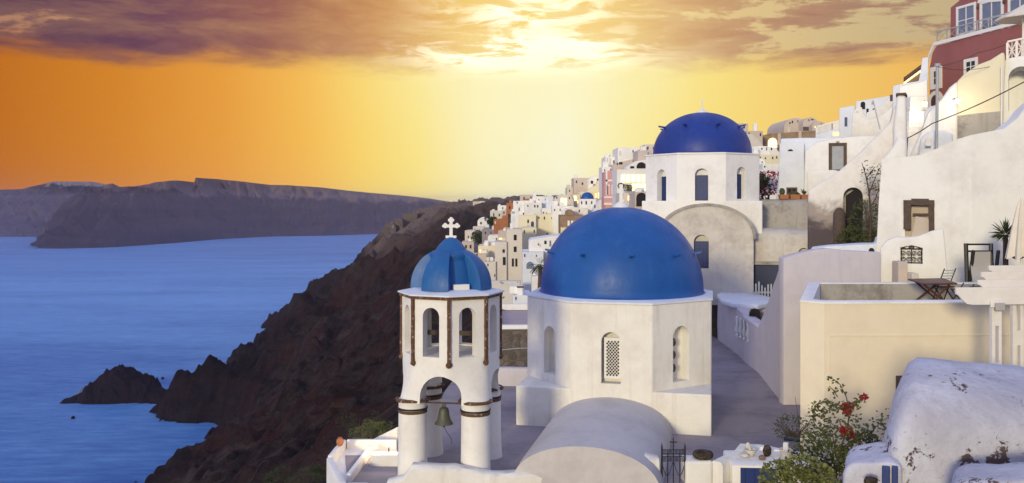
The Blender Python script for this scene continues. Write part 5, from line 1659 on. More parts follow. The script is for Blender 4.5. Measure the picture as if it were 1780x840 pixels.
for i in range(n + 1):
    a = a0 + (a1 - a0) * i / n; zz = z0 + (z1 - z0) * i / n
    mb.box(fa, a - .05, a + .05, 0.05, 0.13, zz - .02, zz + hh)
    if i < n:
        b_ = a0 + (a1 - a0) * (i + 1) / n; z2 = z0 + (z1 - z0) * (i + 1) / n
        mb.tube([fa.pt(a, .07, zz), fa.pt(b_, .07, z2 + hh)], 0.03, 5); mb.tube([fa.pt(a, .11, zz + hh), fa.pt(b_, .11, z2)], 0.03, 5)
        am = (a + b_) / 2; zm = (zz + z2) / 2
        mb.tube([fa.pt(am, .09, zm), fa.pt(am, .09, zm + hh)], 0.02, 5); mb.tube([fa.pt(a, .09, zm + hh * .5), fa.pt(b_, .09, zm + hh * .5)], 0.02, 5)
mb.face_poly(fa, [(a0, z0 + hh), (a1, z1 + hh), (a1, z1 + hh + .08), (a0, z0 + hh + .08)], 0.03, 0.15)
obj('railing', mb, M['whitewood'], ah)
# lit wall lamp
lb = P(1662, 176.5, 40.5)
lamp = thing('wall_lamp', 'small lit wall lamp shining on the white sloping wall', 'lamp', tuple(lb))
mb = MB(); mb.ball(lb + Vector((0, -0.12, 0)), 0.10, 0.10, 0.10, 12, 8); obj('bulb', mb, M['bulb'], lamp, smooth=60)
mb = MB(); mb.tube([lb + Vector((0, 0.3, 0.13)), lb + Vector((0, -0.12, 0.13))], 0.03, 6); obj('bracket', mb, M['iron'], lamp)
pl = bpy.data.lights.new('lamp_light', 'POINT'); pl.energy = 10; pl.color = (1.0, 0.78, 0.45); pl.shadow_soft_size = 0.1
po = bpy.data.objects.new('lamp_light', pl); COL.objects.link(po); po.parent = lamp; po.location = (0, -0.5, 0.0)

# stairs rising to the red house
st = thing('stairway', 'steep white stairway lit by a warm lamp beside the red house', 'stairs', loc_of(1592, 260, 46))
fS = Fr(P(1574, HY, 44.0), 0)
n = 13
for i in range(n):
    t = i / (n - 1.0)
    d = 43.0 + 9.0 * t
    y1 = 272 - 104 * t
    xl_ = 1577 + 6 * t; xr_ = 1600 + 12 * min(1, t * 2)
    z = P(0, y1, d).z
    f = Fr((0, d, 0)); mb = MB(); mb.box(f, P(xl_, 0, d).x, P(xr_, 0, d).x, 0, 0.9, z - 0.9, z); mb.bevel(0.03)
    obj('step', mb, M['white'], st)
mb, f = slab([(1562, 250), (1563, 150), (1600, 143), (1612, 138), (1616, 250)], 53.5, 2.0, None, 0.08, 0.02, 0.8); obj('back_wall', mb, M['white'], st, smooth=40)
sl = thing('stair_lamp', 'warm glowing lantern at the top of the steep white stairway', 'lamp', loc_of(1607, 182, 49))
lq = P(1607.5, 181, 49.0)
mb = MB(); mb.box(Fr(lq), -.09, .09, -.09, .09, -.14, .14); mb.bevel(.02); obj('lantern', mb, M['lit'], sl)
mb = MB(); mb.tube([lq + Vector((0, 0, .16)), lq + Vector((.2, .5, .25))], 0.03, 6); obj('bracket', mb, M['iron'], sl)
pl = bpy.data.lights.new('stair_light', 'POINT'); pl.energy = 260; pl.color = (1.0, 0.72, 0.36); pl.shadow_soft_size = 0.2
po = bpy.data.objects.new('stair_light', pl); COL.objects.link(po); po.parent = sl; po.location = (-0.45, -0.8, 0.1)

# poles and cable
pb_ = P(1628, 262, 39.2)
t = thing('street_pole', 'tall grey steel pole carrying cables in front of the red house', 'pole', tuple(pb_))
mb = MB(); mb.tube([pb_ + Vector((0, 0, -.3)), P(1629.5, 112, 39.2)], 0.062, 10); obj('shaft', mb, M['galv'], t)
mb = MB(); q = P(1629.5, 112, 39.2); mb.box(Fr(q), -.11, .11, -.05, .05, -.10, 0.04); obj('insulator', mb, M['galv'], t)
pb_ = P(1528, 224, 50)
mb = MB(); mb.tube([P(1530, 225, 50), P(1518, 174, 50)], 0.045, 8)
o = obj('leaning_pole', mb, M['galv'], smooth=60, loc=tuple(pb_)); tag(o, 'thin grey pole leaning left above the door house roof', 'pole')
def cable(pts, r, label, name='cable'):
    mb = MB(); ps = []
    for (a, b) in zip(pts, pts[1:]):
        for k in range(8):
            t = k / 8.0; p = Vector(a).lerp(Vector(b), t); p.z -= 0.25 * math.sin(math.pi * t) * (Vector(b) - Vector(a)).length / 12
            ps.append(p)
    ps.append(Vector(pts[-1]))
    mb.tube(ps, r, 5)
    o = obj(name, mb, M['iron'], smooth=60, loc=tuple(pts[0])); tag(o, label, 'cable')
cable([P(1576, 272, 38.2), P(1578, 240, 38.3), P(1620, 215, 36.8), P(1800, 132, 33.0)], 0.022, 'thick black cable sweeping up from the stair foot to the right edge')
cable([P(1629, 116, 39.1), P(1700, 92, 42), P(1770, 68, 44)], 0.012, 'thin dark cable from the steel pole across the red wall')
cable([P(1629, 116, 39.1), P(1672, 122, 40), P(1720, 116, 40.5)], 0.012, 'thin sagging cable from the steel pole to the cream wall')
# upper row of white houses behind the stairs
def simple(name, label, px, d, thick, mat, wins=(), cat='house', yaw=None):
    t = thing(name, label, cat, loc_of((px[0][0] + px[-1][0]) / 2, max(p[1] for p in px), d))
    mb, f = slab(px, d, thick, yaw, 0.06, 0.0)
    obj('wall', mb, M[mat], t, smooth=40)
    for w in wins:
        kind = w[4]
        if kind == 'arch':
            a0, a1, z0, z1 = f.rect(*w[:4]); m_ = MB(); m_.face_poly(f, arch_pts((a0 + a1) / 2, (a1 - a0) / 2, z0, z1, 8), -0.02, 0.01); obj('arched_window', m_, M[w[5]], t)
        else:
            a0, a1, z0, z1 = f.rect(*w[:4]); m_ = MB(); m_.box(f, a0, a1, -0.02, 0.01, z0, z1); obj(kind, m_, M[w[5]], t)
    return t, f
simple('white_house', 'white stepped house with roof slab left of the red house', [(1550, 260), (1552, 150), (1566, 146), (1597, 141), (1600, 125), (1603, 101), (1614, 99), (1612, 260)], 56, 3, 'bluewhite', [(1568, 148, 1573, 157, 'niche', 'beige')])
t, f = simple('brick_canopy', 'small sloping brick canopy with a light strip under its eave', [(1571, 146), (1572, 142), (1601, 121), (1602, 145)], 60, 2, 'brownstone', cat='canopy')
a0, z0 = f.hit(1571, 143); a1, z1 = f.hit(1602, 120)
mb = MB(); mb.face_poly(f, [(a0, z0), (a1, z1), (a1, z1 + .25), (a0, z0 + .25)], -0.5, 2.0); obj('roof', mb, M['darkstone'], t)
mb = MB(); mb.face_poly(f, [(a0, z0 - .16), (a1, z1 - .16), (a1, z1 - .02), (a0, z0 - .02)], -0.06, -0.01); obj('light_strip', mb, M['lit'], t)
simple('white_house', 'white house with dark arched door and air conditioner, upper right', [(1486, 240), (1488, 176), (1520, 171), (1550, 166), (1552, 240)], 66, 4, 'bluewhite', [(1496, 177, 1504, 190, 'arch', 'dark'), (1506, 189, 1510, 198, 'window', 'dark'), (1517, 189, 1521, 195, 'window', 'dark'), (1515, 177, 1520, 182, 'air_conditioner', 'greydoor')])
simple('stair_house', 'white house with slanted stair and doorway below the chimney', [(1505, 240), (1506, 196), (1530, 186), (1548, 168), (1552, 164), (1553, 240)], 62, 3, 'white', [(1547, 165, 1552, 176, 'doorway', 'oldwood')])
simple('white_house', 'small white cube house with blue door at the end of the row', [(1458, 260), (1459, 188), (1486, 183), (1487, 260)], 70, 4, 'bluewhite', [(1468, 204, 1473, 220, 'door', 'shutter')])
simple('buttress_wall', 'white wall with rounded top and small arch above the door house', [(1480, 240), (1482, 200), (1485, 193), (1490, 186), (1498, 186), (1502, 200), (1512, 209), (1530, 204), (1556, 180), (1556, 240)], 58, 2, 'white', [(1487, 193, 1493, 196, 'arch', 'beige')], 'wall')
t, f = simple('balcony_house', 'long low white house with a railing on its roof, beyond the door house', [(1416, 260), (1418, 231), (1458, 222), (1486, 219), (1488, 260)], 72, 4, 'bluewhite', [(1448, 230, 1460, 236, 'lit_window', 'litsoft')])
mb = MB()
for (x0, y0, x1, y1) in ((1420, 231, 1446, 224), (1446, 224, 1482, 216)):
    for k in range(9):
        x = x0 + (x1 - x0) * k / 8; y = y0 + (y1 - y0) * k / 8
        a, z = f.hit(x, y); mb.box(f, a - .09, a + .09, 0.0, 0.12, z - .1, z + .42)
    a, z = f.hit(x0, y0); b_, z2 = f.hit(x1, y1); mb.face_poly(f, [(a, z + .421), (b_, z2 + .421), (b_, z2 + .55), (a, z + .55)], -0.03, 0.15)
obj('balustrade', mb, M['trim'], t)
# ------------------------------------------------------------------ the village along the rim
VG = 'houses stepping down the rim'
def house(label, x0, y0, x1, y1, d, mat='white', wins=(), thick=None, yaw=0.0, drop=4.0, top=None, name='white_house', vault=False, cat='house', parapet=True, group=VG):
    """a house whose front covers the given part of the photo at distance d; windows: (x0, y0, x1, y1, kind, material)"""
    f = Fr(P((x0 + x1) / 2, HY, d), yaw)
    a0, a1, z0, z1 = f.rect(x0, y0, x1, y1)
    thick = thick or max(4.0, (a1 - a0) * 0.8)
    t = thing(name, label, cat, tuple(f.pt((a0 + a1) / 2, thick / 2, z0)), group)
    mb = MB()
    if vault:
        h = min((a1 - a0) * 0.42, z1 - z0)
        pts = [(a0, z0 - drop), (a1, z0 - drop)] + [((a0 + a1) / 2 + (a1 - a0) / 2 * math.cos(q), z1 - h + h * math.sin(q)) for q in [math.pi * k / 14 for k in range(15)]]
        mb.face_poly(f, pts, 0, thick)
        obj('wall', mb, M[mat], t, smooth=35)
    elif top:
        mb.face_poly(f, [(a0, z0 - drop), (a1, z0 - drop)] + [f.hit(*p) for p in top[::-1]], 0, thick); mb.bevel(0.06, 1)
        obj('wall', mb, M[mat], t, smooth=35)
    else:
        mb.box(f, a0, a1, 0, thick, z0 - drop, z1)
        if parapet:
            tf = max(mb.bm.faces, key=lambda q: q.calc_center_median().z)
            r = bmesh.ops.inset_region(mb.bm, faces=[tf], thickness=min(0.25, (a1 - a0) * .12))
            bmesh.ops.translate(mb.bm, verts=tf.verts, vec=(0, 0, -0.10))
        mb.bevel(0.07, 1)
        obj('wall', mb, M[mat], t, smooth=35)
    wins = list(wins)
    rw = random.Random(int(x0 * 7 + y0 * 13))
    if cat == 'house' and (x1 - x0) > 8 and (y1 - y0) > 9 and len(wins) < 3:
        cols = max(1, int((x1 - x0) / 9))
        for k in range(cols):
            if rw.random() < 0.72:
                wx = x0 + (x1 - x0) * (k + 0.3 + 0.4 * rw.random()) / cols; wy = y0 + min(y1 - y0 - 4, 5.5 + rw.random() * 2)
                if all(abs(wx - (w[0] + w[2]) / 2) > 3.4 for w in wins) and y0 + 2 < wy:
                    hh_ = rw.choice((3.0, 4.2, 5.2))
                    wins.append(W_(wx, wy, 2.0, hh_, 'window', rw.choice(('dark', 'shutter', 'pane', 'bluepane', 'dark'))))
    if cat == 'house' and parapet and not vault and not top and (x1 - x0) > 9 and rw.random() < 0.6:
        for k in range(rw.choice((1, 1, 2))):
            ca = a0 + (a1 - a0) * rw.uniform(.15, .85); cw_ = rw.uniform(.22, .5); ch_ = rw.uniform(.35, .95); cb = rw.uniform(.6, thick * .6)
            m_ = MB(); m_.box(f, ca - cw_, ca + cw_, cb, cb + 2 * cw_, z1 - .09, z1 + ch_); m_.bevel(.05, 1)
            obj('chimney', m_, M[rw.choice(('white', 'white', mat))], t)
    for w in wins:
        wa0, wa1, wz0, wz1 = f.rect(*w[:4])
        m_ = MB()
        if 'arch' in w[4]:
            m_.face_poly(f, arch_pts((wa0 + wa1) / 2, (wa1 - wa0) / 2, wz0, wz1, 8), -0.05, 0.02)
        else:
            m_.box(f, wa0, wa1, -0.05, 0.02, wz0, wz1)
        obj(w[4], m_, M[w[5]], t)
    return t, f
D = 'dark'
def W_(x, y, w=4, h=6, k='window', m='dark'):
    return (x - w / 2, y - h / 2, x + w / 2, y + h / 2, k, m)
# far end with the castle ruin
house('ruined stone castle wall with jagged top on the far headland', 700, 371, 725, 386, 600, 'tuff', [], 8, 0, 4, [(700, 373), (704, 371.5), (705, 369.5), (708, 371), (713, 369.5), (715, 371.5), (721, 370), (725, 372)], 'castle_ruin', cat='ruin', group='castle ruins')
house('small low white walled house beside the castle ruin', 726, 381, 736, 386.5, 610, 'beige', [W_(728, 384, 1.5, 3), W_(732, 384, 1.5, 3)], 6)
house('rounded stone tower stump right of the castle wall on the headland', 726, 369, 737, 383, 612, 'darkstone', [], 8, vault=True, name='tower_ruin', cat='ruin', group='castle ruins')
house('small pale cave house half buried in the far headland', 668, 388, 688, 401, 585, 'tuff', [W_(676, 398, 2, 4)], 8, vault=True, name='cave_house')
house('pale ruin of rounded walls on the headland edge', 686, 380, 700, 399, 590, 'tuff', [], 8, vault=True, name='cave_house')
house('lit yellow ruin wall on the hilltop against the sky', 833, 349.5, 848, 362, 470, 'creamfar', [], 5, 0, 3, [(833, 351), (836, 349.5), (843, 350.5), (848, 349)], 'castle_ruin', cat='ruin', group='castle ruins')
house('jagged dark ruin with pale doorway on the hilltop', 847, 347, 860, 363, 465, 'tuff', [W_(852, 358, 2.5, 7, 'doorway', 'white')], 5, 0, 3, [(847, 349), (849, 346.5), (852, 348), (856, 349), (860, 354)], 'castle_ruin', cat='ruin', group='castle ruins')
house('low brown ruin at the left end of the hilltop', 822, 350, 833, 357, 475, 'taupe', [], 5, 0, 3, name='castle_ruin', cat='ruin', group='castle ruins')
house('low white wall strip below the hilltop ruins', 823, 355.5, 846, 359, 455, 'white', [], 3, 0, 3, name='low_house')
house('long low white house between the hilltop and the red tower', 865, 357, 882, 367, 330, 'white', [W_(874, 362, 2, 3)], 7)
house('white terrace wall under the hilltop', 852, 366, 874, 379, 320, 'beige', [W_(868, 374, 2, 4)], 7)
house('pale pink block beside the red brown tower house', 872, 366, 882, 379, 300, 'taupe', [W_(876, 370, 2, 4)], 6)
house('red brown tower house with one window', 880, 353, 892.5, 378, 260, 'rust', [W_(886, 361, 2.2, 5)], 7, name='red_tower_house')
house('white vaulted house leaning on the dark hill', 830, 378, 850, 396, 310, 'white', [W_(836, 388, 3, 4)], 8, vault=True, name='vaulted_house')
house('pale low house at the left edge under the vaulted house', 822, 394, 842, 404, 300, 'beige', [], 7)
house('beige cube house at the village left edge', 808, 400.5, 826, 420, 290, 'beige', [W_(814, 412, 2, 4)], 8, yaw=6)
house('low grey house with canopy under the village left edge', 803, 420, 824, 434, 280, 'taupe', [W_(810, 429, 3, 6), W_(818, 429, 3, 6)], 8)
house('rust orange house with stepped top', 858, 375, 888, 403, 220, 'rust', [W_(861, 387, 1.8, 4, 'window', 'white')], 8, 0, 4, [(858, 382), (872, 381), (873, 376), (887, 374), (888, 374)], 'rust_house')
house('dark brown house wall just right of the rust house', 883, 372, 889, 395, 215, 'darkstone', [], 4, name='brown_house')
house('grey stone ruin wall below the rust house', 838, 399, 866, 414, 235, 'roofgrey', [], 7, name='stone_house')
house('small white house with tilted roof above the lit terrace', 848, 409, 867, 424, 200, 'white', [], 6, 0, 4, [(848, 412), (850, 409.5), (866, 408.5), (867, 420)])
house('taupe house front behind a warmly lit terrace', 866, 401, 882, 420, 190, 'taupe', [W_(870, 416, 5, 5, 'lit_opening', 'litsoft')], 6)
house('cream balcony house with lit openings at the left of the village', 831, 427, 862, 458, 170, 'cream', [W_(835, 437, 2.6, 6, 'lit_opening', 'litsoft'), W_(841.5, 437, 4, 8, 'lit_opening', 'litsoft'), W_(846, 437, 2, 6), W_(836, 452, 2, 6)], 7, 0, 4, name='balcony_house')
house('low pink front with two arched openings before the cream balcony house', 820, 440, 846, 446.5, 166, 'taupe', [W_(824, 443, 2.5, 4), W_(829, 443, 2.5, 4)], 1.5, 0, 8, name='pink_balcony_front')  # balcony front, built as its own shallow block
house('white roof edge above the cream balcony house', 841, 421, 861, 427.5, 172, 'white', [], 6, 0, 2, name='roof_block')
# middle: large cream and beige buildings
house('tall beige house with narrow dark windows, facing the sea', 880.5, 398, 908, 486, 130, 'beige', [W_(895.5, 413, 5, 9.5), W_(895.5, 433.5, 5, 9.5), W_(891.5, 456.5, 3.6, 14), W_(897.5, 456.5, 3.6, 14)], 8, 0, 5, name='beige_house')
house('lower beige wing with two dark windows left of the tall beige house', 860.5, 420, 881, 480, 129.5, 'beige', [W_(875.5, 436.5, 4, 6), W_(876.5, 454, 5, 14)], 7, 0, 5, name='beige_house')
house('lowest beige wing with cluttered roof beside the blue belfry', 843, 454.5, 862, 500, 129, 'beige', [W_(860, 479, 1.5, 5)], 6, 0, 5, name='beige_house')
house('peeling plaster wall with dark patches at the foot of the beige house', 852, 488, 905, 545, 112, 'patched', [], 1.5, 0, 6, [(852, 489), (905, 489)], 'peeling_wall', cat='wall', group=None)
house('pale yellow block with dark blue arched window', 902, 374, 932, 404, 150, 'creamfar', [W_(925.5, 390, 5, 10, 'arched_window', 'shutter'), W_(918, 385, 3, 6, 'niche', 'leafdark'), W_(918, 393, 4, 4, 'niche', 'taupe')], 6, 0, 8, name='yellow_house')
house('tall pale yellow house with one tiny window', 931, 372, 973.5, 440, 151, 'creamfar', [W_(951, 406.5, 2, 2.6), W_(965.5, 387, 2.6, 9)], 8, 0, 6, name='yellow_house')
house('pale yellow lower front under the arched blue window', 907, 396, 933, 470, 143, 'creamfar', [], 6, 0, 5, name='yellow_house', parapet=False)
house('narrow white house with an arch and timber brace', 888, 368, 902, 398, 165, 'white', [(889.5, 375, 895, 385, 'arch', 'bluewhite'), W_(892, 369.5, 5, 4, 'window', 'greydoor')], 6)
house('broad white house under the belfry with small windows', 892, 349, 926, 375, 190, 'white', [W_(899, 352.5, 1.8, 3), W_(902.5, 364, 2.4, 6, 'window', 'bluepane'), W_(910, 372, 2, 4)], 8, 0, 5)
house('brown flat roofed upper house against the sky', 904, 338, 928, 349, 200, 'taupe', [(912, 345.5, 926, 348, 'band', 'rust')], 7, 0, 4, name='brown_house')
house('white front with a pair of dark windows', 912, 352, 942, 375, 184, 'white', [W_(929.6, 358.7, 2.2, 4.2), W_(934.6, 358.7, 2.2, 4.2)], 7, 0, 5)
house('slim white bell gable rising above the brown house', 926.5, 331, 932.5, 352, 188, 'white', [W_(929.5, 342, 1.6, 4, 'arched_opening', 'creamfar')], 2.0, 0, 4, [(926.5, 343), (927.5, 335), (929.5, 331), (931.5, 335), (932.5, 343)], 'bell_gable', cat='bell gable')
house('white house bright against the sunset glow', 932, 341, 962, 360, 186, 'white', [W_(936.5, 347.5, 1.6, 2)], 7)
house('long low white house with little round windows on its roof line', 942, 362, 975, 375, 160, 'white', [W_(944.5, 370, 2, 2.5), W_(950, 371, 2, 2)], 7)
house('white house with half round blue shaded arch at the glow', 950, 352, 966, 371, 165, 'bluewhite', [(952, 354, 960, 368, 'arch', 'bluewhite')], 6)
house('white house with air conditioners and small windows below the yellow house', 920, 415, 978, 450, 121, 'white', [W_(948, 421.5, 4, 6, 'window', 'pane'), W_(956.5, 423.5, 3, 10, 'window', 'bluepane'), W_(968, 421, 4, 8, 'window', 'bluepane'), W_(936, 425, 2, 3.5, 'air_conditioner', 'dark'), W_(938.8, 427, 2, 3.5, 'air_conditioner', 'taupe')], 7, 0, 5, [(920, 420), (923, 417), (940, 414), (960, 411), (978, 409)])
house('white house with a blue glazed arch beside the palm', 908.5, 438, 945, 505, 118, 'bluewhite', [(915, 455, 928, 467.5, 'arched_window', 'bluepane')], 7, 0, 5)
house('small white block in front of the arch house', 925, 480, 945, 520, 105, 'white', [], 5, 0, 4)
house('near white cube with a dark capped chimney between belfry and dome', 892, 512, 922, 545, 50, 'bluewhite', [], 3, 0, 2)
ch, f = house('slim white chimney with dark cap on the near white cube', 899, 498, 910, 514, 50.5, 'white', [(898.5, 497.5, 910.5, 500.5, 'cap', 'darkstone')], 0.5, 0, 0.2, name='chimney', parapet=False, cat='chimney', group=None)
# around the small blue dome
t, f = house('white drum church wall carrying the small distant blue dome', 1007.5, 346, 1037, 372, 150, 'white', [W_(1011, 352.5, 2, 5), W_(1019, 352.5, 2.6, 6.5, 'arched_window', 'shutter'), W_(1028.5, 352.5, 2, 5)], 3.0, 0, 5, name='small_dome_church', parapet=False, cat='church', group=None)
c = f.pt(0, 1.5, 0); r = 11.3 / F * 150
z0 = P(0, 346, 150).z
mb = MB(); mb.lathe(c, dome_profile(r, z0, r * 1.05, 12, 0.05), 32); obj('dome', mb, M['domeblue'], t, smooth=50)
house('sloping white vault below the small blue dome', 978, 360, 1022, 376, 146, 'white', [], 7, 0, 6, [(978, 366), (988, 362), (1000, 360.5), (1022, 362)])
house('white buttress leaning right of the small blue dome', 1030, 352, 1052, 376, 145, 'bluewhite', [], 5, 0, 6, [(1030, 372), (1036, 358), (1043, 349), (1052, 345)])
t, f = house('brown stone mansion front with white window surrounds', 974, 373.5, 1014, 396, 140, 'brownstone', [W_(988.5, 388, 4, 9, 'window', 'trim'), W_(994.5, 389, 4, 11, 'window', 'trim'), W_(1001, 388, 4, 9, 'window', 'trim')], 6, 0, 6, name='stone_mansion')
house('rounded stone pediment on the roof of the brown mansion', 983, 364, 997, 374.5, 139.8, 'brownstone', [], 1.5, 0, 0, name='pediment', vault=True, cat='pediment', group=None)
house('yellow lit wall below the brown stone mansion', 975, 395, 1000, 410, 139, 'creamfar', [], 6, 0, 6, name='yellow_house')
t, f = house('round vaulted house with glowing windows left of the blue dome', 963, 338, 997, 360, 156, 'beige', [W_(977.5, 351, 5, 13, 'lit_window', 'lit'), W_(983.5, 351, 3.5, 12, 'lit_window', 'lit')], 6, 0, 3, name='vaulted_house', vault=True)
house('white terrace wall in front of the round vaulted house', 960, 358, 998, 372, 150, 'white', [], 5, 0, 4)
house('pale house with one dark window above the round vault', 997.5, 309, 1024, 333, 165, 'taupe', [W_(1012.5, 319.5, 2.6, 4)], 7, 0, 5)
house('small beige cube left of the pale house on the skyline', 986, 325.5, 999, 340, 168, 'beige', [W_(990, 332, 1.8, 3)], 6)
house('lit golden lane between vault and blue dome church', 996, 338, 1010, 358, 158, 'creamfar', [W_(1000, 345, 4, 8, 'lit_opening', 'lit'), W_(1005, 351, 3, 6, 'lit_opening', 'litsoft')], 5, 0, 4, name='lane_house')
house('cream curved wall above the small blue dome', 1018, 313, 1046, 336, 160, 'creamfar', [], 6, 0, 5, [(1018, 335), (1026, 328), (1036, 322), (1040, 314), (1046, 312)], 'curved_wall', cat='wall', group=None)
house('white lit terrace front with orange glow behind the blue dome', 1008, 333, 1052, 348, 158, 'creamfar', [W_(1044, 340, 8, 10, 'lit_opening', 'lit'), W_(1036, 340, 4, 8, 'lit_opening', 'litsoft')], 5, 0, 4, name='terrace_house')
house('white ragged house with pergola on the skyline', 1023, 306, 1048, 326, 163, 'white', [W_(1029, 317, 4, 5), W_(1039, 313, 3, 4), W_(1034, 322, 5, 3)], 6, 0, 5, [(1023, 312), (1028, 308), (1036, 305), (1044, 304), (1048, 312)])
house('beige house between ragged house and pink house', 1044, 303, 1056, 336, 161, 'cream', [W_(1049, 328, 4, 8, 'opening', 'taupe')], 6, 0, 5)
# pink house and the lit terraces
t, f = house('pink house with white window surrounds', 1053, 297, 1073, 341, 140, 'pink', [(1053, 312.5, 1073.5, 315.5, 'cornice', 'trim'), (1054.5, 321, 1060, 339, 'window', 'trim'), (1063, 321, 1071, 339, 'window', 'trim'), (1053, 296, 1056, 340, 'corner_trim', 'trim')], 6, 0, 4, [(1053, 299), (1056, 297), (1070, 297.5), (1073, 299)], 'pink_house')
for (x0, x1) in ((1056, 1058.8), (1065, 1069.5)):
    a0, a1, z0, z1 = f.rect(x0, 323.5, x1, 339); mb = MB(); mb.box(f, a0, a1, -0.08, -0.052, z0, z1); obj('pane', mb, M['pink'], t)
house('pink garden wall below the pink house', 1050, 343.5, 1073, 353, 136, 'pink', [(1050, 341.5, 1073.5, 344.5, 'coping', 'trim')], 4, 0, 2, name='garden_wall', cat='wall', group=None)
house('second lower pink wall band with white coping', 1052, 356, 1073, 364, 134, 'pink', [(1050, 352.5, 1073.5, 356.5, 'coping', 'trim')], 4, 0, 4, name='garden_wall', cat='wall', group=None)
house('white house above the pink house', 1047, 289.5, 1067, 305, 150, 'white', [W_(1051, 296, 1.6, 3)], 6)
t, f = house('white house with glowing two storey terrace behind the rear dome', 1072.5, 294, 1126, 345, 125, 'white', [(1080, 304, 1126, 316.5, 'lit_opening', 'lit'), (1099, 320, 1126, 331.5, 'lit_opening', 'lit'), (1082, 319, 1097, 331, 'opening', 'creamfar')], 6, 0, 4, name='terrace_house')
for k, x in enumerate((1086, 1095, 1104, 1113, 1121)):
    a0, a1, z0, z1 = f.rect(x, 304, x + 1.8, 316.5); mb = MB(); mb.box(f, a0, a1, -0.2, -0.06, z0, z1); obj('pillar', mb, M['white'], t)
house('beige house with narrow lit windows beside the rear church', 1079, 335, 1106, 360, 118, 'beige', [W_(1093.5, 344.5, 3.5, 8, 'lit_window', 'lit'), W_(1082, 348, 2, 4, 'lit_window', 'lit')], 6, 0, 5)
house('brown cave house with dark arch beside the rear church', 1104, 333, 1126, 360, 112, 'taupe', [(1106, 335, 1124, 359, 'arched_opening', 'dark')], 6, 0, 5, name='cave_house')
house('large plain white house topping the skyline left of the rear dome', 1074, 256, 1127, 279, 150, 'white', [W_(1107, 265.5, 2, 3), W_(1078, 267, 3, 9, 'door', 'beige')], 8, 0, 4)
house('pale house against the rear dome at the skyline', 1109, 261, 1132, 278, 142, 'taupe', [], 6, 0, 4)
house('upper pale house touching the rear dome', 1121, 250.5, 1140, 275, 146, 'beige', [], 6, 0, 4)
house('white colonnade house left end of the upper skyline', 1052.5, 272, 1076, 292, 155, 'white', [W_(1056, 282, 1.6, 14, 'opening', 'taupe'), W_(1060.5, 282, 1.6, 14, 'opening', 'taupe'), W_(1067.5, 282, 3, 6), W_(1073, 275, 4, 3)], 7)
house('taupe terrace house under the large skyline house', 1066, 279, 1100, 298, 147, 'taupe', [W_(1079, 284, 6, 4)], 6, 0, 4, [(1066, 288), (1076, 282), (1090, 279), (1100, 277)])
house('white house with dark arch opening under the skyline', 1090, 278, 1127, 296, 140, 'white', [(1106.5, 282, 1123, 293, 'arched_opening', 'dark'), W_(1099, 291, 7, 4)], 6, 0, 4, [(1090, 290), (1104, 281), (1127, 277)])
# behind and right of the rear dome
house('tan house rising behind the rear blue dome', 1279, 214, 1300.5, 252, 110, 'taupe', [W_(1287, 225, 2, 3)], 6, 0, 4)
house('low brown wall house right of the rear dome', 1299, 227, 1326, 246, 108, 'taupe', [], 6, 0, 4, name='brown_house')
house('white diagonal stair wall right of the rear dome', 1298, 232, 1327, 254, 104, 'beige', [], 4, 0, 4, [(1298, 233), (1309, 233), (1326, 251), (1327, 254)], 'stair_wall', cat='wall', group=None)
t, f = house('brown stone twin vaulted house with lit arch on the skyline', 1363, 205, 1404, 240, 120, 'taupe', [W_(1371, 226, 4, 9, 'window', 'beige'), W_(1373, 214, 2, 3)], 8, 0, 3, name='vaulted_house', vault=True)
house('second brown vault of the twin vaulted house', 1396, 204, 1422, 240, 118, 'taupe', [W_(1403, 224, 14, 7, 'balcony_opening', 'tuff'), W_(1406, 209, 3, 3, 'window', 'bluepane'), W_(1412, 208, 4, 2, 'window', 'dark')], 8, 0, 3, name='vaulted_house', vault=True)
house('rounded brown end vault of the twin vaulted house', 1412, 211, 1436, 240, 116.5, 'taupe', [W_(1417, 221, 2, 3, 'lit_window', 'litsoft')], 7, 0, 3, name='vaulted_house', vault=True)
house('pierced brown stone terrace wall under the twin vaults', 1327, 230, 1421, 252, 112, 'brownstone', [(1335, 240, 1350.5, 257, 'lit_arch', 'lit'), (1352, 232, 1357, 252, 'pillar', 'taupe'), (1388, 228, 1393, 250, 'pillar', 'taupe')], 4, 0, 4, [(1327, 235), (1340, 232), (1356, 231), (1421, 227)], 'terrace_wall', cat='wall', group=None)
house('white wide vault roof beside the rear drum, upper', 1308, 253, 1356, 272, 92, 'white', [], 8, 0, 3, vault=False, top=[(1308, 256), (1320, 254), (1338, 254.5), (1350, 258), (1356, 266)])
house('yellowish lit wall strip under the white vault roof', 1308, 268, 1356, 280, 88, 'creamfar', [], 5, 0, 3, name='yellow_house')
house('white low vault beside the rear drum, lower', 1308, 275, 1330, 296, 82, 'white', [], 6, 0, 3, vault=True)
house('white flat roofed strip house right of the low vault', 1326, 284, 1357, 300, 80, 'white', [], 5, 0, 3)
house('pale blue canopy roof over the bougainvillea', 1312, 294, 1352, 305, 74, 'bluewhite', [], 4, 0, 0.2, name='canopy', cat='canopy', group=None)
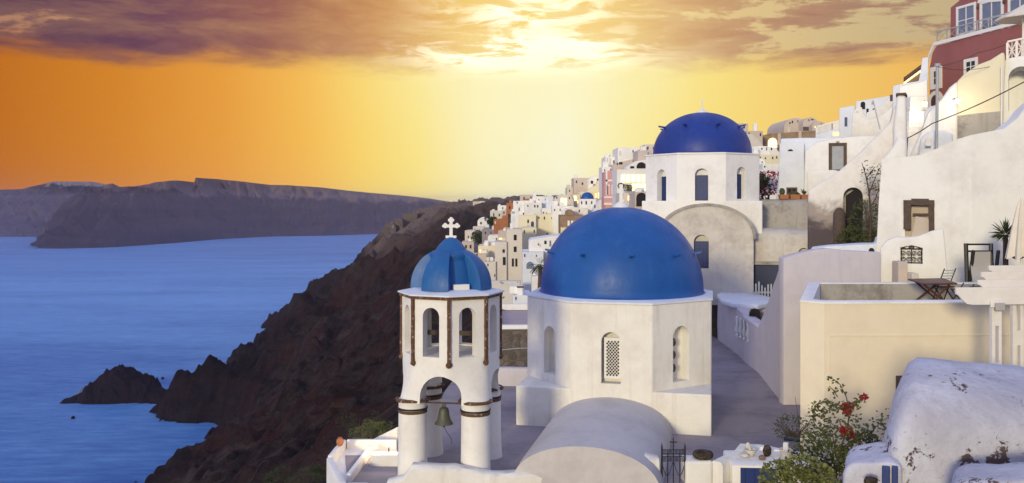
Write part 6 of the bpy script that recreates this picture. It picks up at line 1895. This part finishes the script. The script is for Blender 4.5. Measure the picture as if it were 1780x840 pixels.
# stone walled roof behind the main church
t = thing('stone_house', 'flat pink roofed house with white edges and dark rubble wall behind the church', 'house', (1.0, 36, -6))
f = Fr((P(863, HY, 34.0).x, 34.0, 0), -2)
zr = P(890, 573, 34).z
mb = MB(); mb.box(f, 0, 3.0, 0, 6.0, -9, zr); obj('rubble_wall', mb, M['rubble'], t)
mb = MB(); mb.box(f, 0.28, 3.0, 0.3, 5.7, zr + 0.002, zr + 0.02); obj('roof', mb, M['roofpink'], t)
mb = MB(); mb.box(f, -0.03, 3.0, -0.03, 0.26, zr + 0.001, zr + 0.16); mb.box(f, -0.03, 0.25, 0.262, 6.0, zr + 0.001, zr + 0.158); mb.box(f, 0.252, 3.0, 5.7, 6.0, zr + 0.03, zr + 0.30)
mb.bevel(0.03); obj('roof_edge', mb, M['white'], t)
mb = MB(); mb.tube([f.pt(-.1, -.06, zr - 0.8), f.pt(0.8, -.06, zr - 0.72), f.pt(2.6, -.06, zr - 0.66)], 0.02, 6); obj('pipe', mb, M['galv'], t)
# churchyard back wall
mb = MB(); f = Fr((P(862, HY, 31.0).x, 31.0, 0), 3)
mb.box(f, 0, 1.7, 0, 0.35, -7, P(0, 640, 31).z); mb.bevel(0.06, 2); mb.rough(0.015, 2, edge=.4)
o = obj('low_wall', mb, M['lavender'], smooth=40, loc=tuple(f.pt(.8, 0, GROUND))); tag(o, 'low lavender wall between the bell tower and the drum', 'wall')

# ------------------------------------------------------------------ roof terrace at the cliff edge, lower left
lt = thing('cliff_terrace', 'small white roof terrace with warm lamp light at the cliff edge', 'house', (-4.6, 25.5, -8.5))
zt = P(600, 775, 27).z
def tp(px, py, z=zt):
    return G(px, py, z)
pt = [tp(598, 764), tp(648, 764), tp(690, 764), tp(690, 838), tp(596, 838), tp(574, 792)]
mb = MB(); mb.prism([Vector((p.x, p.y, -12)) for p in pt], [Vector((p.x, p.y, zt - .28)) for p in pt]); obj('wall', mb, M['white'], lt)
mb = MB()
def rim(p, q, w=0.16, h0=-0.5, h1=0.0):
    p = Vector(p); q = Vector(q); d = (q - p); L = d.length; d.normalize()
    f = Fr((p.x, p.y, 0), -math.degrees(math.atan2(d.y, d.x)))
    m_ = MB(); m_.box(f, 0, L, -w / 2, w / 2, zt + h0, zt + h1); m_.bevel(0.03, 2); m_.rough(0.008, 3, edge=.3)
    obj('parapet', m_, M['white'], lt, smooth=40)
rim(pt[5], pt[0]); rim(pt[0] + Vector((.09, 0, 0)), pt[2]); rim(pt[5] + Vector((0.0, -.1, 0)), pt[4], 0.18, -0.9, -.02); rim(tp(645, 772), tp(606, 822), 0.14, -.4, -.03); rim(pt[4] + Vector((.1, .08, 0)), tp(640, 836), .16, -.8, -.06)
mb = MB(); a = tp(640, 795); mb.box(Fr((a.x, a.y, 0)), 0.05, 1.2, 0, 0.4, zt - .28, zt + .05); mb.bevel(.02); obj('bench', mb, M['white'], lt)
mb = MB(); mb.poly([Vector((p.x, p.y, zt - .27)) for p in (tp(600, 776), tp(640, 776), tp(690, 776), tp(690, 832), tp(604, 832))]); obj('terrace_floor', mb, M['roofgrey'], lt)
tl = thing('terrace_lamp', 'warm lit lamp on the small terrace behind the bell tower column', 'lamp', tuple(tp(672, 778, zt)))
q = tp(676, 782, zt); mb = MB(); mb.ball(q + Vector((0, 0, 0.15)), 0.07); obj('bulb', mb, M['lit'], tl, smooth=60)
mb = MB(); mb.tube([q + Vector((0, 0, -.27)), q + Vector((0, 0, .1))], 0.02, 6); obj('post', mb, M['iron'], tl)
pl = bpy.data.lights.new('terrace_light', 'POINT'); pl.energy = 60; pl.color = (1.0, 0.74, 0.38); pl.shadow_soft_size = 0.1
po = bpy.data.objects.new('terrace_light', pl); COL.objects.link(po); po.parent = tl; po.location = (0.0, -0.3, 0.45)
q = tp(591, 775, zt)
mb = MB(); mb.lathe(q, [(0.06, zt), (0.10, zt + .06), (0.115, zt + .13), (0.095, zt + .20), (0.06, zt + .23), (0.07, zt + .25), (0.05, zt + .25), (0.04, zt + .15)], 20)
o = obj('clay_jar', mb, M['terracotta'], smooth=50, loc=tuple(q)); tag(o, 'terracotta jar standing on the corner of the cliff terrace', 'jar')
mb = MB()
r0 = [G(632, 772, -8.0), G(690, 742, -7.2)]
f = Fr((r0[0].x, r0[0].y, 0), -math.degrees(math.atan2(r0[1].y - r0[0].y, r0[1].x - r0[0].x)))
L = (Vector((r0[1].x, r0[1].y)) - Vector((r0[0].x, r0[0].y))).length
mb.face_poly(f, [(0, -11), (L, -11), (L, r0[1].z), (0, r0[0].z)], 0, 0.35); mb.bevel(.05); mb.rough(.015, 2, edge=.4)
o = obj('sloping_wall', mb, M['white'], smooth=40, loc=tuple(r0[0])); tag(o, 'white sloping wall climbing behind the cliff terrace', 'wall')

# ------------------------------------------------------------------ plants
def leaf_cloud(mb, c, rx, ry, rz, n, L, W, r_, shell=0.35):
    for _ in range(n):
        while True:
            v = Vector((r_.uniform(-1, 1), r_.uniform(-1, 1), r_.uniform(-1, 1)))
            if 0.001 < v.length <= 1:
                break
        k = v.length ** shell / v.length
        v = v * k
        p = Vector((c[0] + v.x * rx, c[1] + v.y * ry, c[2] + v.z * rz))
        d = (v.normalized() + Vector((r_.uniform(-1, 1), r_.uniform(-1, 1), r_.uniform(-.8, 1)))).normalized()
        up = Vector((r_.uniform(-1, 1), r_.uniform(-1, 1), r_.uniform(.1, 1))).normalized()
        mb.leaf(p, d, up, L * r_.uniform(.6, 1.2), W * r_.uniform(.7, 1.2))
def bush(name, label, c, blobs, n, L, W, mat, cat='shrub', group=None, stems=(), seed=1, trunk_r=0.03):
    r_ = random.Random(seed)
    t = thing(name, label, cat, tuple(c), group)
    mb = MB()
    for b in blobs:
        leaf_cloud(mb, Vector(c) + Vector(b[:3]), b[3], b[4], b[5], int(n * b[6]) if len(b) > 6 else n, L, W, r_)
    obj('foliage', mb, M[mat], t)
    if stems:
        for s in stems:
            mb = MB(); mb.tube([Vector(c) + Vector(p) for p in s], trunk_r, 6, trunk_r * .4); obj('branch', mb, M['bark'], t)
    return t
# trees among the houses
def tree(label, px, pyb, pyt, wpx, d, seed, mat='leafdark', n=700):
    b = P(px, pyb, d); top = P(px, pyt, d); h = top.z - b.z; w = wpx / F * d / 2
    r_ = random.Random(seed)
    blobs = []
    for k in range(7):
        a = r_.uniform(0, 6.28); q = r_.uniform(.2, .62)
        blobs.append((math.cos(a) * w * q, math.sin(a) * w * q, h * r_.uniform(.42, .80), w * r_.uniform(.32, .5), w * r_.uniform(.32, .5), h * r_.uniform(.14, .24), 1.0 / 7))
    t = thing('tree', label, 'tree', tuple(b))
    mb = MB()
    for bb in blobs:
        leaf_cloud(mb, b + Vector(bb[:3]), bb[3], bb[4], bb[5], n // 7, w * .20, w * .075, r_, .6)
    obj('crown', mb, M[mat], t)
    mb = MB(); mb.tube([b + Vector((0, 0, -1)), b + Vector((0, 0, h * .35)), b + Vector((w * .1, 0, h * .6))], w * .09, 8, w * .04)
    for k in range(4):
        bb = blobs[k]; mb.tube([b + Vector((0, 0, h * .35)), b + Vector(bb[:3])], w * .04, 5, w * .015)
    obj('trunk', mb, M['bark'], t)
tree('dark bushy tree at the left edge of the village', 832, 434, 400, 30, 262, 3, 'leafdark', 900)
tree('green tree left of the rust house', 852, 398, 376, 28, 285, 4, 'leafdark', 700)
bush('terrace_plants', 'green plants hanging over the glowing white terrace', P(1087, 331, 122), [(0, 0, .35, .6, .4, .35), (-.6, 0, .6, .35, .4, .3), (.6, 0, .3, .3, .3, .35)], 110, .26, .07, 'leafgreen', 'plants')
bush('flowering_shrub', 'dark magenta bougainvillea between the rear church and the white house', P(1334, 340, 64), [(0, 0, .9, 1.3, .8, .8), (-.9, 0, .4, .7, .6, .8)], 420, .22, .09, 'petalpink', stems=[[(0, 0, -1), (.1, 0, .5), (.5, 0, 1.3)]], seed=3)
bush('climbing_plant', 'dark green climber beside the magenta bougainvillea', P(1322, 345, 62), [(-.1, 0, .5, .8, .5, .9), (-.1, 0, 1.3, .6, .5, .4)], 320, .22, .07, 'leafdark', stems=[[(0, 0, -1), (-.1, 0, .5), (.2, 0, 1.4)]], seed=4)
# palm between the domes
pb_ = P(937, 505, 100); ptp = P(939, 462, 100)
palm = thing('palm_tree', 'palm tree with drooping fronds between the blue domes', 'palm tree', tuple(pb_))
mb = MB(); mb.tube([pb_ + Vector((0, 0, -2)), pb_.lerp(ptp, .5) + Vector((.05, 0, 0)), ptp], 0.28, 10, 0.20); obj('trunk', mb, M['bark'], palm)
r_ = random.Random(9)
for k in range(26):
    a = 2 * math.pi * k / 26 + r_.uniform(-.15, .15); e = r_.uniform(-.5, 1.25); L = r_.uniform(1.25, 1.7)
    mb = MB(); prev = ptp.copy(); dirn = Vector((math.cos(a) * math.cos(e), math.sin(a) * math.cos(e), math.sin(e)))
    for s in range(9):
        cur = prev + dirn * (L / 9); dirn = (dirn + Vector((0, 0, -.14))).normalized()
        side = dirn.cross(Vector((0, 0, 1))).normalized()
        ll = 0.34 * math.sin(math.pi * (s + 1.2) / 10.5)
        for sg in (1, -1):
            mb.leaf(prev, (side * sg + dirn * .7 + Vector((0, 0, -.25))).normalized(), Vector((0, 0, 1)), ll, .075)
        prev = cur
    obj('frond', mb, M['leafpalm'], palm)
# yucca on the terrace
yb = P(1748, 440, 26.2); yb.z = zf
yu = thing('yucca', 'spiky yucca with a dense head of long leaves by the white house corner', 'plant', tuple(yb))
hd = P(1748, 408, 26.2); mb = MB(); mb.tube([yb, hd], 0.09, 8, 0.07); obj('trunk', mb, M['bark'], yu)
mb = MB()
for k in range(90):
    a = r_.uniform(0, 6.28); e = r_.uniform(-.6, 1.5); d_ = Vector((math.cos(a) * math.cos(e), math.sin(a) * math.cos(e), math.sin(e)))
    mb.leaf(hd + d_ * .04, d_, Vector((0, 0, 1)), r_.uniform(.35, .52), .018)
obj('leaves', mb, M['leafdark'], yu)
bush('low_shrub', 'dark low shrub under the yucca beside the parasol', (P(1762, 450, 25.6).x, 25.6, zf), [(0, 0, .35, .55, .3, .4)], 500, .22, .02, 'leafdark', stems=[[(0, 0, 0), (.1, 0, .4)]], seed=14)
# slender tree against the damp wall
tb = P(1512, 432, 37.5)
sap = thing('slender_tree', 'slender tree with sparse leaves against the damp stained wall', 'tree', tuple(tb))
def xz(px, py, d=37.5): return P(px, py, d)
brs = [[(1510, 436), (1514, 395), (1513, 360), (1510, 330), (1505, 305), (1498, 283)], [(1513, 360), (1522, 345), (1527, 330), (1526, 315)], [(1511, 335), (1518, 318), (1525, 300), (1530, 292)], [(1514, 390), (1508, 370), (1500, 352)], [(1506, 310), (1515, 298), (1521, 290)]]
for i, b in enumerate(brs):
    mb = MB(); mb.tube([xz(*p) for p in b], 0.055 if i == 0 else 0.022, 6, 0.012); obj('trunk' if i == 0 else 'branch', mb, M['bark'], sap)
mb = MB(); r_ = random.Random(21)
for b in brs:
    for p, q in zip(b, b[1:]):
        for _ in range(16 if p[1] < 350 else 6):
            t = r_.random(); o_ = xz(p[0] + (q[0] - p[0]) * t, p[1] + (q[1] - p[1]) * t) + Vector((r_.uniform(-.28, .28), r_.uniform(-.3, .1), r_.uniform(-.25, .25)))
            mb.leaf(o_, Vector((r_.uniform(-1, 1), r_.uniform(-1, 1), r_.uniform(-.6, .6))).normalized(), Vector((0, -.5, 1)), .14, .04)
obj('leaves', mb, M['leafdark'], sap)
bush('wall_shrub', 'olive green feathery shrub hiding the foot of the damp wall', P(1508, 430, 38.0), [(-.1, 0, 1.0, .65, .4, 1.0, .6), (-.5, 0, .3, .8, .4, .5, .5), (.2, 0, .2, .5, .4, .5, .3)], 900, .22, .022, 'leafgreen', stems=[[(0, 0, -.2), (0, 0, .9), (-.1, 0, 1.7)]], seed=23)
# bougainvillea in front of the cream house
bd = 17.6
bb = P(1455, 850, bd)
bou = thing('bougainvillea', 'tall straggling bougainvillea with red flower clusters before the cream house', 'bougainvillea', tuple(bb))
BR = [[(1452, 860), (1455, 800), (1448, 760), (1440, 745)], [(1455, 800), (1468, 760), (1474, 740), (1476, 715), (1471, 690), (1460, 668), (1445, 657), (1438, 655)],
      [(1474, 735), (1484, 705), (1492, 697), (1500, 692)], [(1468, 760), (1440, 730), (1422, 722), (1412, 716)], [(1412, 716), (1418, 704), (1432, 698), (1446, 702), (1458, 706)],
      [(1440, 745), (1424, 758), (1410, 762), (1396, 768), (1382, 776)], [(1475, 745), (1490, 760), (1510, 758), (1520, 745), (1535, 731), (1548, 724)], [(1455, 790), (1475, 770), (1500, 752), (1515, 750)],
      [(1456, 820), (1430, 795), (1408, 790), (1392, 800)], [(1448, 760), (1420, 742), (1412, 730), (1420, 720), (1448, 712), (1472, 708)], [(1456, 690), (1448, 678), (1441, 672)]]
def bp(p, j=0.0): return P(p[0], p[1], bd + j)
for i, b in enumerate(BR):
    mb = MB(); mb.tube([bp(p, 0.12 * math.sin(i * 2.1 + k)) for k, p in enumerate(b)], 0.018 if i < 2 else 0.010, 6, 0.005); obj('branch', mb, M['bark'], bou)
mb = MB(); r_ = random.Random(31)
for i, b in enumerate(BR):
    for k, (p, q) in enumerate(zip(b, b[1:])):
        n = 6 if i in (1, 10) else 18
        if p[1] > 735: n = 30
        for _ in range(n):
            t = r_.random(); s = .05 if i in (1, 4, 10, 2, 9) and p[1] < 735 else .17
            o_ = bp((p[0] + (q[0] - p[0]) * t, p[1] + (q[1] - p[1]) * t), 0.12 * math.sin(i * 2.1 + k)) + Vector((r_.uniform(-s, s), r_.uniform(-s, s), r_.uniform(-s, s)))
            mb.leaf(o_, Vector((r_.uniform(-1, 1), r_.uniform(-1, .5), r_.uniform(-.8, .6))).normalized(), Vector((r_.uniform(-.5, .5), -.6, 1)).normalized(), r_.uniform(.055, .10), .028)
for (px, py, rx, rz, n) in ((1440, 796, .40, .32, 330), (1462, 822, .40, .38, 420), (1420, 770, .22, .18, 120), (1392, 790, .14, .12, 50), (1480, 806, .24, .34, 240), (1502, 762, .28, .09, 130)):
    leaf_cloud(mb, bp((px, py), .1), rx, .35, rz, n, .09, .028, r_, .6)
obj('foliage', mb, M['leafgreen'], bou)
for (px, py, r) in ((1473, 712, .085), (1467, 708, .055), (1478, 706, .05), (1474, 752, .075), (1467, 748, .055), (1482, 756, .04), (1420, 826, .07), (1502, 691, .04)):
    mb = MB(); leaf_cloud(mb, bp((px, py), -.05), r, r, r * .9, int(120 * r / .1), .065, .026, r_, .6); obj('flower_cluster', mb, M['petal'], bou)
# dry bush left of it
gb = P(1382, 760, 19.5)
db = thing('dry_bush', 'dark wiry dry bush on the ground beside the cream house corner', 'shrub', tuple(gb))
mb = MB(); r_ = random.Random(37)
for k in range(46):
    a = r_.uniform(-1.5, 2.6); e = r_.uniform(.05, 1.1); L = r_.uniform(.25, .55)
    d_ = Vector((math.sin(a), r_.uniform(-.5, .5), math.sin(e))).normalized()
    mb.tube([gb, gb + d_ * L * .6, gb + d_ * L + Vector((0, 0, .05))], .006, 4, .003)
obj('twigs', mb, M['bark'], db)
mb = MB(); leaf_cloud(mb, gb + Vector((-.1, 0, .22)), .38, .25, .28, 420, .07, .014, r_, .7); obj('foliage', mb, M['leafdark'], db)
mb = MB(); mb.tube([gb + Vector((.1, 0, .2)), P(1386, 715, 19.5), P(1382, 690, 19.5)], .008, 5, .005); obj('branch', mb, M['bark'], db)
# yellow green bush at the bottom
bush('leafy_shrub', 'yellow green leafy shrub before the small blue door', P(1385, 870, 16.4), [(-.25, 0, .42, .42, .35, .30), (.15, .05, .46, .45, .35, .34), (-.02, -.1, .3, .5, .3, .3), (.45, .1, .35, .3, .3, .28, .7)], 560, .085, .034, 'leaflime', stems=[[(0, 0, -.6), (0, 0, .2), (-.2, 0, .45)], [(0, 0, -.3), (.2, 0, .4)]], seed=41)
# shrubs on the slope below
SG = 'shrubs on the slope'
labs = ['green shrub on the dark slope nearest the white path wall', 'brown grassy shrub above the cliff terrace', 'olive shrub at the bottom edge left of the terrace', 'dark green shrub low on the slope left of the terrace', 'grey green thistle clump by the terrace wall foot', 'dry golden grass tussock behind the sloping wall']
specs = [(625, 738, 46, 1.5, 'leafdark'), (650, 755, 36, 1.1, 'leaflime'), (565, 825, 29, .8, 'leafdark'), (492, 832, 36, 1.3, 'leafdark'), (583, 800, 28, .5, 'leafdark'), (662, 742, 38, .9, 'leaflime')]
for i, (px, py, d, r, mm) in enumerate(specs):
    p = P(px, py, d)
    zg = float(terrain_z(np.array([p.x]), np.array([p.y]))[0])
    # follow the view ray to the ground
    for _ in range(60):
        if P(px, py, d).z < float(terrain_z(np.array([P(px, py, d).x]), np.array([d]))[0]):
            break
        d += 0.5
    p = P(px, py, d)
    rr_ = random.Random(70 + i)
    bl = [(rr_.uniform(-1.3, 1.3) * r, rr_.uniform(-.8, .8) * r, rr_.uniform(-.25, .3) * r, r * rr_.uniform(.25, .6), r * .5, r * rr_.uniform(.18, .4)) for _ in range(7)]
    bush('slope_shrub', labs[i], p, bl, 170, .20 * (r ** .5), .018, mm, group=SG, stems=[[(0, 0, -.2), (.05, 0, .4 * r)]], seed=50 + i)
